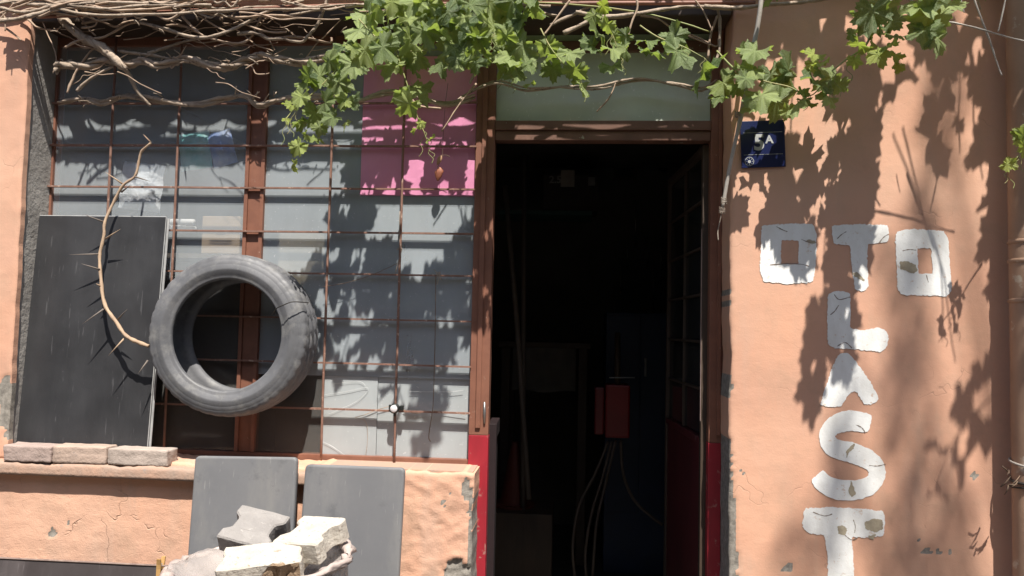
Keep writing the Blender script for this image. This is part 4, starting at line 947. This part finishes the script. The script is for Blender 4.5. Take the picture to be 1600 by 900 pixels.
# ---------------------------------------------------------------- the grape vine
M_bark = mk('grey_vine_bark', (.45, .36, .28), (.26, .20, .15), .9, 22, spot=(.12, .09, .07), spotsc=40, spotlo=.6, bs=1, bd=.004, bscale=90, spec=.2)
M_cane = mk('brown_vine_cane', (.46, .34, .25), (.30, .21, .15), .8, 25, bs=.6, bd=.002, bscale=80, spec=.25)
M_shoot = mk('green_shoot', (.22, .30, .09), (.30, .24, .10), .6, 14, bs=.2)
def leafmat():
    m, t, b, out = material('grape_leaf'); oi = node(t, 'ShaderNodeObjectInfo'); co = coords(t)
    at = node(t, 'ShaderNodeAttribute', attribute_name='vein')
    c = mix(t, ramp(t, oi.outputs['Random'], .1, .9), (.062, .115, .035), (.31, .385, .13))
    c = mix(t, ramp(t, nz(t, co, 30, 4), .4, .7, 0, .6), c, (.36, .43, .22))
    c = mix(t, ramp(t, at.outputs['Fac'], .5, 1, 0, .55), c, (.26, .33, .14))
    cc = node(t, 'ShaderNodeObjectInfo')
    c = mix(t, math2(t, 'MULTIPLY', math2(t, 'SUBTRACT', 1.0, cc.outputs['Alpha']), 1.0), c, (.42, .48, .10))   # young pale leaves carry a lower object alpha
    t.links.new(c, b.inputs['Base Color']); b.inputs['Roughness'].default_value = .42; b.inputs['Specular IOR Level'].default_value = .55
    h = math2(t, 'SUBTRACT', nz(t, co, 45, 3), math2(t, 'MULTIPLY', at.outputs['Fac'], .8)); bump(t, b, h, .7, .006)
    tr = node(t, 'ShaderNodeBsdfTranslucent'); hs = mix(t, .5, c, (.42, .56, .04)); t.links.new(hs, tr.inputs[0])
    ms = node(t, 'ShaderNodeMixShader'); ms.inputs[0].default_value = .42
    t.links.new(b.outputs[0], ms.inputs[1]); t.links.new(tr.outputs[0], ms.inputs[2]); t.links.new(ms.outputs[0], out.inputs[0]); return m
M_leaf = leafmat()
def leaf_mesh(seed):
    """a lobed, toothed vine leaf in the xz plane: stalk joint at the origin, tip towards -z, about one unit wide"""
    rnd = random.Random(seed); lob = [(-2.15, .5), (-1.08, .6), (0, .7), (1.08, .6), (2.15, .5)]
    nb = 44; curl = rnd.uniform(.0, .9); droop = rnd.uniform(.1, .95); fold = rnd.uniform(-.2, .8); ph = rnd.uniform(0, 6)
    CP = [(0, .64), (.30, .53), (.52, .40+rnd.uniform(-.05, .04)), (.80, .49), (1.08, .58), (1.36, .50), (1.62, .40+rnd.uniform(-.04, .04)), (1.95, .46), (2.25, .47), (2.60, .38), (2.92, .24), (3.1416, .06)]
    def rad(a):
        a = abs(a)
        for (a0, r0), (a1, r1) in zip(CP, CP[1:]):
            if a <= a1: return r0+(r1-r0)*(a-a0)/(a1-a0)
        return .06
    vs = [(0, 0, 0)]; vein = [1.0]; rings = (.35, .7, 1.0); fs = []
    for qi, q in enumerate(rings):
        for i in range(nb):
            a = -math.pi+2*math.pi*(i+.5)/nb; r = rad(a)*q
            if q == 1.0: r *= rnd.uniform(1.04, 1.12) if i % 2 else rnd.uniform(.88, .95)
            x, z = r*math.sin(a), -r*math.cos(a)
            dv = min(abs(a-la) for la, _ in lob)
            y = -fold*abs(x)*.5+curl*(x*x)*.6+droop*(z*z)*.5*(1 if z < 0 else .3)+.10*math.sin(a*3+ph)*q*q+.07*math.sin(a*7+ph*2)*q*q+.10*min(dv, .5)*q-.03*math.sin(a*11+ph)*q**3
            vs.append((x, y, z)); vein.append(1.0 if dv < .09 else 0.0)
    for i in range(nb):
        j = (i+1) % nb; fs.append((0, 1+j, 1+i))
        for k in range(2): fs.append((1+k*nb+i, 1+k*nb+j, 1+(k+1)*nb+j, 1+(k+1)*nb+i))
    me = bpy.data.meshes.new('leaf'); me.from_pydata(vs, [], fs)
    a = me.attributes.new('vein', 'FLOAT', 'POINT'); a.data.foreach_set('value', vein)
    me.materials.append(M_leaf); me.polygons.foreach_set('use_smooth', [True]*len(me.polygons)); return me
LEAF = [leaf_mesh(i) for i in range(20)]
vine = empty('grape_vine', (X_L+.1, -.05, Z_LIN-.02)); tag(vine, 'grape vine of dry grey canes and green leafy shoots trained above the window and doorway', 'vine')
LC = [0]
def add_leaf(shoot, P, size, young=0, facing=None, jit=.55, roll=None):
    o = bpy.data.objects.new('leaf', LEAF[LC[0] % len(LEAF)] if young < .5 else LEAF[(LC[0]*5) % len(LEAF)]); LC[0] += 1; COL.objects.link(o)
    q = Euler((random.gauss(-.38, jit), random.gauss(0, jit*1.1) if roll is None else roll, random.gauss(0, jit))).to_quaternion()
    o.rotation_mode = 'QUATERNION'; o.rotation_quaternion = q; o.scale = (size*random.uniform(.85, 1.1), size, size)
    o.color = (1, 1, 1, 1-young)
    o.location = P-wloc(shoot); o.parent = shoot; return o
def cane(pts, r0, r1, mat=M_bark, name='cane', n=7, rough=.5, wob=.004, k=6, parent=vine):
    p = spline(pts, k); p = [q+Vector((N(q, 9, 40), N(q, 9, 41)*.6, N(q, 9, 42)))*wob for q in p]
    L = len(p); return MB().tube(p, [lerp(r0, r1, i/(L-1))*(1+.18*N(q, 30, 44)) for i, q in enumerate(p)], n, rough).build(name, mat, parent, True)
def cpx(pts, y0, y1=None, r0=.006, r1=None, **kw):
    y1 = y0 if y1 is None else y1; L = len(pts)-1
    return cane([U(a, b, lerp(y0, y1, i/L)) for i, (a, b) in enumerate(pts)], r0, r1 if r1 is not None else r0*.7, **kw)
# support pipe under the lintel
sp = MB().tube(spline([U(60, 26, -.05), U(300, 17, -.05), U(560, 8, -.05), U(800, 6, -.05), U(1180, 4, -.05)], 8), .0085, 9, .1).build('support_pipe', M_rust, None, True); tag(sp, 'rusty brown pipe running above the window under the dry canes', 'pipe')
# thick twisted canes
def twisted(pts, y, r, strands, tw, seed, offs=.010):
    base = spline([U(a, b, y) for a, b in pts], 10)
    for s_ in range(strands):
        out = []
        for i, p in enumerate(base):
            a = i*tw+s_*2*math.pi/strands+seed; out.append(p+Vector((0, math.cos(a)*offs, math.sin(a)*offs))+Vector((N(p, 6, seed), N(p, 6, seed+1), N(p, 6, seed+2)))*.006)
        L = len(out); MB().tube(out, [r*(1+.3*N(q, 12, seed+s_))*(.8 if s_ else 1)*min(1, .35+i/8, .35+(L-1-i)/8) for i, q in enumerate(out)], 8, .6).build('cane', M_bark, vine, True)
twisted([(86,112),(92,101),(110,101),(140,103),(165,93),(200,100),(225,94),(245,101),(290,92),(330,103),(360,104),(385,93),(410,87),(440,94),(480,97),(530,84)], .015, .0105, 3, .17, 1.0, .009)
twisted([(92,162),(130,155),(160,160),(190,150),(220,152),(260,160),(310,163),(345,155),(385,152),(405,166),(440,155),(500,150),(555,158),(600,146),(640,148),(700,162),(742,150)], .085, .0088, 2, .14, 2.2, .0065)
twisted([(85,20),(110,42),(135,60),(160,76),(178,91),(198,108)], -.01, .0150, 3, .22, .6, .008)
twisted([(700,165),(770,128),(820,140),(870,136),(930,138),(1000,124),(1050,130),(1095,140),(1120,125)], .11, .005, 2, .12, 3.0, .006)
cpx([(195,105),(205,125),(215,145),(235,165)], .01, .08, .010, .006)
TW = [([(0,33),(35,29),(70,18),(95,10),(150,4)],-.10,.009), ([(72,7),(100,16),(130,22),(170,24),(280,21),(350,16),(500,14)],-.09,.006), ([(0,12),(40,20),(90,8),(160,14),(230,9),(330,8)],-.08,.007), ([(0,2),(60,8),(130,2),(220,6),(300,0)],-.06,.008),
 ([(0,22),(20,14),(45,5),(60,-6)],-.12,.005), ([(20,24),(50,14),(85,17),(110,4)],-.12,.004), ([(0,30),(10,20),(22,5)],-.13,.004), ([(60,26),(90,14),(120,12),(170,3)],-.12,.005), ([(130,6),(180,16),(240,14),(300,4),(360,-4)],-.11,.005),
 ([(102,74),(125,63),(160,58),(190,43),(205,37),(216,36)],.0,.005), ([(105,145),(113,125),(122,106),(140,82),(152,74)],.03,.0045), ([(120,142),(135,128),(152,117),(178,104)],.08,.006), ([(128,36),(155,34),(180,42),(195,36),(215,34),(240,42),(275,52)],.0,.005), ([(128,43),(148,41),(155,29),(168,16)],-.02,.0035),
 ([(210,34),(250,43),(290,55),(325,57),(360,47),(385,36),(415,19),(475,0)],-.03,.0065), ([(330,59),(360,68),(382,66),(395,54),(402,40),(410,22)],.0,.005), ([(370,54),(400,52),(420,60),(440,60),(470,66),(484,54),(498,36),(508,10),(512,-8)],-.01,.0065), ([(430,60),(455,57),(480,60),(515,68),(518,60)],.02,.005),
 ([(260,40),(285,40),(320,56)],.01,.005), ([(305,22),(330,36),(352,48)],-.02,.004), ([(285,25),(300,42),(318,55)],-.03,.005), ([(355,20),(375,32),(392,42),(425,50),(447,50)],-.02,.0045), ([(352,20),(362,28),(372,31),(376,22)],-.02,.004), ([(400,22),(420,26),(456,28)],-.03,.004), ([(380,55),(400,70),(420,76),(428,80)],.02,.003), ([(405,48),(420,60),(430,78)],.02,.003),
 ([(475,95),(490,75),(510,55),(535,28)],.03,.0025), ([(230,83),(260,74),(300,62),(340,58)],.05,.006), ([(185,80),(215,84),(240,86),(265,92)],.06,.006), ([(30,22),(45,32),(60,44),(85,47),(95,42)],.0,.004), ([(65,30),(75,55),(88,88),(83,115)],.03,.0025), ([(0,16),(8,28),(8,48)],-.1,.003), ([(10,45),(20,52),(32,63)],-.04,.004), ([(118,15),(135,40),(150,56)],.0,.004),
 ([(700,30),(720,60),(745,95),(735,130)],.05,.006), ([(745,130),(720,160),(690,205)],.06,.0035), ([(890,0),(872,25),(850,55)],-.12,.004), ([(995,0),(996,15),(985,40),(980,65)],-.14,.004), ([(962,130),(950,155),(933,175)],-.05,.003), ([(860,40),(900,20),(935,5),(960,-5)],-.02,.006), ([(880,52),(930,30),(1000,22),(1060,12),(1140,10)],-.04,.008), ([(900,18),(960,28),(1040,14),(1110,8)],-.03,.006), ([(1000,25),(1030,30),(1060,50),(1110,70)],.02,.0035), ([(1040,60),(1080,55),(1118,72),(1122,60)],.04,.0035),
 ([(1118,0),(1124,30),(1124,75),(1116,100)],.0,.006), ([(1086,0),(1100,20),(1112,45)],-.05,.003), ([(1100,10),(1140,12),(1195,8),(1240,4),(1300,-4)],-.12,.008), ([(1122,20),(1110,55),(1106,90)],.04,.005), ([(640,150),(655,165),(690,170)],.1,.005), ([(540,10),(600,6),(700,12),(760,4),(860,10)],-.06,.007), ([(560,20),(640,16),(720,26),(800,14),(870,24)],.0,.006), ([(690,20),(720,45),(740,40)],.0,.004), ([(770,30),(800,10),(840,20)],.0,.005)]
for pts, y, r in TW: cpx(pts, max(-.085, min(y, .03)-.02), None, r*1.15, None, mat=M_bark if r > .0058 else M_cane)
for pts, y, r in (([(1404,14),(1440,28),(1490,36),(1530,45),(1565,55),(1610,66)],-.32,.0036), ([(1416,-10),(1435,15),(1450,40),(1465,64)],-.28,.0034), ([(1518,-12),(1532,25),(1546,62),(1556,92),(1565,118)],-.30,.0036), ([(1572,-10),(1566,25),(1560,50)],-.30,.003), ([(1500,-10),(1503,5),(1507,20)],-.3,.002), ([(1380,10),(1400,-6)],-.3,.004)):
    cpx(pts, y, None, r, r*.7, mat=M_rod, name='dry_shoot', wob=.002)
for i in range(34):                                   # the tangle along the top
    x0 = random.uniform(-20, 460); L_ = random.uniform(60, 220); yy = random.uniform(-2, 26); sl_ = random.uniform(-.14, .10)
    cpx([(x0+L_*k_/5, yy+sl_*L_*k_/5+random.gauss(0, 4)) for k_ in range(6)], random.uniform(-.095, -.05), random.uniform(-.09, -.045), random.uniform(.003, .0075), None, mat=M_bark if i % 2 else M_cane)
for i in range(46):                                   # thin dead twigs across the upper panes
    x0 = random.uniform(80, 520); yy = random.uniform(20, 80) if i % 3 else random.uniform(80, 150); a_ = random.uniform(-.9, .9); L_ = random.uniform(25, 90)
    cpx([(x0+L_*math.cos(a_)*k_/4+random.gauss(0, 2.5), yy+L_*math.sin(a_)*.7*k_/4+random.gauss(0, 2.5)) for k_ in range(5)], random.uniform(-.04, .03), random.uniform(-.03, .03), random.uniform(.0014, .0032), None, mat=M_cane, name='twig', n=5)
# small spurs on the canes
for i in range(70):
    px = random.uniform(85, 545); py = random.choice((random.gauss(97, 6), random.gauss(155, 5), random.uniform(5, 60)))
    q = U(px, py, .07 if py > 125 else (.01 if py > 70 else random.uniform(-.1, .02))); d = Vector((random.uniform(-.04, .04), random.uniform(-.03, .0), random.uniform(-.02, .03)))
    MB().tube([q, q+d*.5+Vector((0, 0, .004)), q+d], [.0032, .0026, .0016], 5, .4).build('spur', M_bark, vine, True)
# leafy shoots
def shoot(pts, y0, y1, r0, r1, name='shoot', mat=M_shoot): return cpx(pts, y0, y1, r0, r1, mat=mat, name=name, rough=.15, wob=.003)
def petiole_leaf(sh, px, py, y, size_px, young=0, jit=.5, roll=None):
    P = U(px, py-size_px*.22, y); add_leaf(sh, P, size_px/400*(3+y)/3*1.02, young, None, jit, roll)
SH = [
 # (shoot polyline, y0, y1, leaves (px, py, size, young))
 ([(600,-10),(575,55),(540,95),(500,135),(460,170),(446,188)], -.14, -.24, .0035, [(590,25,66,0),(562,60,62,0),(535,85,60,0),(553,112,62,0),(515,105,58,.15),(500,130,58,.2),(528,140,56,0),(545,168,44,0),(478,138,44,.3),(470,160,50,.35),(508,170,52,.1),(492,186,46,.2),(455,170,30,.6),(470,196,40,.4),(488,222,40,.3),(500,205,30,.1),(467,236,36,.5),(460,262,28,.8),(447,190,18,.8),(520,190,36,0),(610,70,60,0)]),
 ([(604,-10),(606,30),(618,75),(628,110),(638,140),(650,175),(662,205),(668,226)], -.31, -.33, .0035, [(585,5,62,0),(622,15,66,.2),(640,40,60,.1),(612,112,50,.2),(598,85,56,0),(655,100,50,.2),(640,70,54,.25),(648,150,54,.3),(640,172,44,.4),(658,196,22,.8),(650,206,30,.7),(672,222,24,.8),(630,58,44,0),(570,90,56,.1)]),
 ([(560,30),(610,75),(680,78),(730,70),(770,50)], -.33, -.36, .003, [(678,60,56,.1),(700,92,60,.2),(722,88,48,0),(690,50,60,0),(665,60,52,0),(715,105,50,.1),(735,60,54,0),(748,72,58,.25),(758,92,48,.2),(742,108,40,0),(700,30,62,0),(670,20,60,.1),(725,36,40,.2),(650,12,56,0)]),
 ([(755,-10),(765,30),(775,70),(790,100),(800,118)], -.20, -.26, .0035, [(760,10,60,.2),(782,28,56,.2),(800,12,60,0),(772,58,60,.3),(792,62,56,0),(812,40,60,.1),(768,92,50,0),(795,100,56,.1),(815,82,58,0),(830,20,62,0),(825,108,44,.1),(808,122,40,0),(785,115,38,.2),(735,18,54,.1)]),
 ([(845,45),(860,75),(880,100),(905,125)], -.18, -.24, .003, [(855,82,60,0),(875,100,58,.15),(862,115,50,.1),(890,92,56,0),(905,142,64,-.0),(925,80,50,.05),(900,118,48,.2)]),
 ([(940,10),(948,30),(955,50),(970,90)], -.22, -.22, .003, [(942,16,30,.8),(930,30,36,.4),(950,45,34,.5),(935,60,44,.1),(960,60,34,.3),(958,88,48,.1),(975,82,40,.2),(955,112,46,0),(978,62,30,0)]),
 ([(1000,40),(1030,60),(1060,70),(1100,90)], -.14, -.20, .0035, [(1015,92,54,0),(1010,72,38,.1),(1058,95,84,0),(1052,68,60,0),(1100,128,86,0)]),
 ([(1120,80),(1150,110),(1190,125),(1230,135),(1265,150),(1290,125)], -.10, -.22, .004, [(1145,118,30,.2),(1130,140,54,.3),(1125,160,44,.1),(1160,95,50,.1),(1180,92,60,0),(1175,118,44,.1),(1152,142,46,.4),(1205,128,62,0),(1232,125,66,0),(1190,160,70,0),(1215,172,66,0),(1175,172,40,0),(1245,172,56,.05),(1232,180,34,.3),(1262,168,48,0),(1275,140,66,0),(1300,132,58,.05),(1312,138,40,0),(1295,160,44,0),(1272,92,34,.8),(1282,106,30,.7),(1268,105,30,.6),(1280,118,30,.2),(1255,148,30,.2),(1165,130,40,0)]),
 ([(1385,-10),(1375,20),(1365,45),(1350,75),(1320,95),(1300,110)], -.16, -.26, .006, [(1380,15,50,0),(1352,45,58,0),(1368,38,52,0),(1392,42,50,0),(1396,62,38,0),(1342,78,46,.5),(1362,72,44,.6),(1384,82,50,.7),(1398,92,38,.7),(1372,92,40,.7),(1335,100,30,.5),(1405,108,24,.7),(1330,60,30,0)]),
 ([(1625,200),(1605,225),(1590,245),(1572,262)], -.24, -.28, .003, [(1600,220,40,.3),(1602,236,30,.4),(1574,262,32,.7),(1580,256,22,.6),(1596,212,30,.2)]),
]
for pts, y0, y1, r, lv in SH:
    sh = shoot(pts, y0, y1, r, r*.45)
    for i, (px, py, sz, yg) in enumerate(lv):
        y = lerp(y0, y1, min(1, i/len(lv)))+random.uniform(-.07, .05)
        petiole_leaf(sh, px, py, y, sz*.92*random.uniform(.8, 1.12), max(0, yg), .62)
        if i % 2 and yg < .5 and pts[0][0] < 800 and px > 470: petiole_leaf(sh, px+random.uniform(-24, 24), py+random.uniform(-22, 16), y+random.uniform(-.06, .04), sz*random.uniform(.5, .75), random.choice((0, .2, .45)), .7)
    # tendrils
    for j in range(4):
        px, py = pts[-1] if j < 2 else pts[max(0, len(pts)-2)]
        q = U(px, py, y1); dx = random.uniform(-.03, .04); ln = random.uniform(.04, .10)
        p = [q+Vector((dx*t/8+.006*math.sin(t*1.3), -.004*t*.2, -ln*t/8)) for t in range(9)]
        MB().tube(spline(p, 3), .0011, 5).build('tendril', M_shoot, sh, True)
# dark shade leaves behind the bright ones, against the lintel
sh = shoot([(560,0),(700,8),(850,4),(1000,20),(1110,50)], -.06, -.06, .004, .003)
for px, py, sz in [(575,40,60),(620,50,60),(660,35,58),(700,66,56),(730,50,60),(765,40,58),(800,60,60),(640,90,50),(690,108,46),(780,92,52),(820,100,50),(560,95,50)]: petiole_leaf(sh, px, py, -.06+random.uniform(-.03, .03), sz, 0, .6)
# shoots and leaves on the overhead wires, above the picture: their shadows fall on the wall
wires = []
def over(pts, d, leaves, r=.0035, yw=0.0, mat=M_cane):
    """a shoot hanging d metres in front of the wall, above the picture; pts and leaves given where its shadow falls"""
    f = lambda a, b, dd: U(a, b, yw)-SUN*dd
    s_ = cane([f(a, b, d) for a, b in pts], r, r*.6, mat, 'shoot', 6, .2, .003)
    for px, py, sz in leaves:
        o = add_leaf(s_, f(px, py-sz*.3, d+random.uniform(-.03, .03)), sz/400, 0, None, .35)
    wires.append(s_)
over([(1330,260),(1320,380),(1312,470),(1310,560),(1318,600)], .62, [(1302,500,40),(1322,520,44),(1318,572,44),(1318,600,36),(1300,470,30)])
over([(1290,360),(1286,460),(1272,520),(1262,620)], .66, [(1276,560,56),(1284,505,50),(1270,610,50),(1268,640,36),(1278,535,46)])
over([(1395,210),(1430,300),(1470,420),(1478,470),(1492,565)], .60, [])
over([(1410,200),(1440,320),(1465,400),(1472,470),(1474,530)], .58, [])
over([(1590,585),(1545,625),(1505,665),(1475,720),(1460,760)], .90, [(1505,635,40),(1540,690,60),(1548,580,36),(1532,592,34),(1464,712,34),(1496,735,40),(1464,780,30),(1572,560,30)])
over([(1420,60),(1470,95),(1520,108),(1570,100)], .50, [(1450,70,60),(1500,75,60),(1545,60,70),(1480,110,50),(1530,125,46),(1560,120,60)], .012, 0, M_bark)
over([(1515,110),(1540,180),(1550,250),(1560,330),(1565,420)], .52, [(1545,170,50),(1540,245,60),(1560,330,56),(1556,380,56),(1566,430,50),(1568,200,60),(1568,270,50)])
over([(1500,100),(1498,180),(1500,240)], .50, [(1498,200,20)], .004); over([(1525,105),(1522,200),(1535,280)], .50, [], .004)
over([(1350,60),(1340,160),(1338,260),(1320,340)], .42, [(1350,120,70),(1335,180,74),(1350,230,70),(1325,270,70),(1345,310,70),(1320,350,66),(1340,380,60),(1310,400,50),(1322,425,54),(1338,410,60),(1312,448,44),(1326,470,40)])
over([(1240,120),(1235,220),(1240,330),(1245,420)], .45, [(1230,250,50),(1245,310,60),(1232,360,64),(1252,395,60),(1240,430,50),(1290,90,70),(1180,60,90),(1230,60,90),(1290,40,90),(1400,150,60),(1460,240,60),(1465,180,50)])
over([(1240,300),(1250,420)], .50, [(1225,390,30),(1262,430,30)])
# over the panes on the right
over([(680,420),(672,540),(668,640),(670,720)], .95, [(650,520,46),(690,480,50),(668,560,40),(655,600,40),(690,640,44),(668,660,36),(664,704,60),(652,640,30)], .003, YG)
over([(560,300),(555,420),(545,520),(520,600)], .72, [(530,520,36),(520,560,32)], .003, YG)
over([(730,300),(720,420),(715,500)], .70, [(716,470,40),(722,500,36)], .003, YG)
over([(820,120),(980,110),(1100,130)], .42, [(800,150,70),(860,180,60),(935,165,70),(1005,185,60),(1060,150,70),(1105,200,56),(780,260,60),(760,330,50),(1125,280,60),(1120,340,50),(880,120,70),(970,100,70),(1050,95,70),(752,420,40),(840,60,80),(920,60,80),(1010,50,80),(1090,70,80)], .004, .17)
pw_ = MB().tube([(X_L-.6, -.62, 4.05), (X_R+2.2, -.62, 4.05)], .006, 6).build('trellis_wire', M_wire, None); tag(pw_, 'steel trellis wire above the picture carrying overhead vine shoots', 'wire')

# ---------------------------------------------------------------- street tree behind the camera: soft shade on the right-hand wall
M_tbark = mk('tree_bark', (.16, .12, .09), (.09, .07, .05), .95, 10, bs=.8, bd=.02, bscale=20)
M_tleaf = mk('tree_foliage', (.06, .10, .03), (.09, .13, .04), .6, 8, bs=0)
D = 4.2
shade = [(1412,430,34,60),(1410,520,44,70),(1412,600,44,70),(1405,690,36,60),(1470,190,34,80),(1462,300,30,60),(1290,860,60,36),(1250,890,50,30),(1400,870,50,40),(1440,900,50,30),(1500,850,46,36),(1470,110,30,60),(1420,800,30,40),(1320,740,34,34),(1310,690,24,30)]
tb_ = U(1560, 450, 0)-SUN*D; base = Vector((tb_.x+1.2, tb_.y-.9, 0))
tree = empty('street_tree', base); tag(tree, 'leafy street tree across the pavement whose boughs shade the peach wall', 'tree')
top = base+Vector((-.3, .2, 7.0)); MB().tube(spline([base, base+Vector((.1, 0, 2.2)), base+Vector((-.1, .1, 4.5)), top], 6), [lerp(.17, .07, i/18) for i in range(19)], 12, .3).build('trunk', M_tbark, tree, True)
m = MB(); lm = MB()
for px, py, rx, ry in shade:
    C_ = U(px, py, 0)-SUN*(D+random.uniform(-.3, .5))
    lm.tube(spline([top+Vector((0, 0, random.uniform(-1.5, 0))), top.lerp(C_, .5)+Vector((0, -.15, .2)), C_], 4), [lerp(.03, .006, i/8) for i in range(9)], 6)
    for i in range(34):
        d = Vector((random.gauss(0, .45)*rx/400, random.gauss(0, .08), random.gauss(0, .5)*ry/400*1.3))
        p = C_+d; s_ = random.uniform(.022, .05); q = Euler((random.uniform(-1.2, 1.2), random.uniform(-3, 3), random.uniform(-3, 3))).to_matrix()
        m.add([p+q @ Vector(v)*s_ for v in ((0, 0, 1), (.5, .1, .3), (.42, .05, -.5), (0, 0, -1), (-.42, .05, -.5), (-.5, .1, .3))], [(0, 1, 2, 3), (0, 3, 4, 5)])
for i in range(1500):
    d = Vector((random.gauss(.9, .7), random.gauss(-.9, .6), random.gauss(.6, .6))); p = top+d
    s_ = random.uniform(.04, .08); q = Euler((random.uniform(-3, 3), random.uniform(-3, 3), random.uniform(-3, 3))).to_matrix()
    m.add([p+q @ Vector(v)*s_ for v in ((0, 0, 1), (.5, .1, .3), (.42, .05, -.5), (0, 0, -1), (-.42, .05, -.5), (-.5, .1, .3))], [(0, 1, 2, 3), (0, 3, 4, 5)])
for i in range(14): lm.tube(spline([top-Vector((0, 0, random.uniform(0, 1.2))), top+Vector((random.gauss(.5, .4), random.gauss(-.5, .4), random.uniform(.2, .9))), top+Vector((random.gauss(1, .5), random.gauss(-1, .5), random.uniform(.5, 1.5)))], 3), [lerp(.035, .008, j/6) for j in range(7)], 6)
lm.build('limbs', M_tbark, tree, True); m.build('crown', M_tleaf, tree, fix=False)
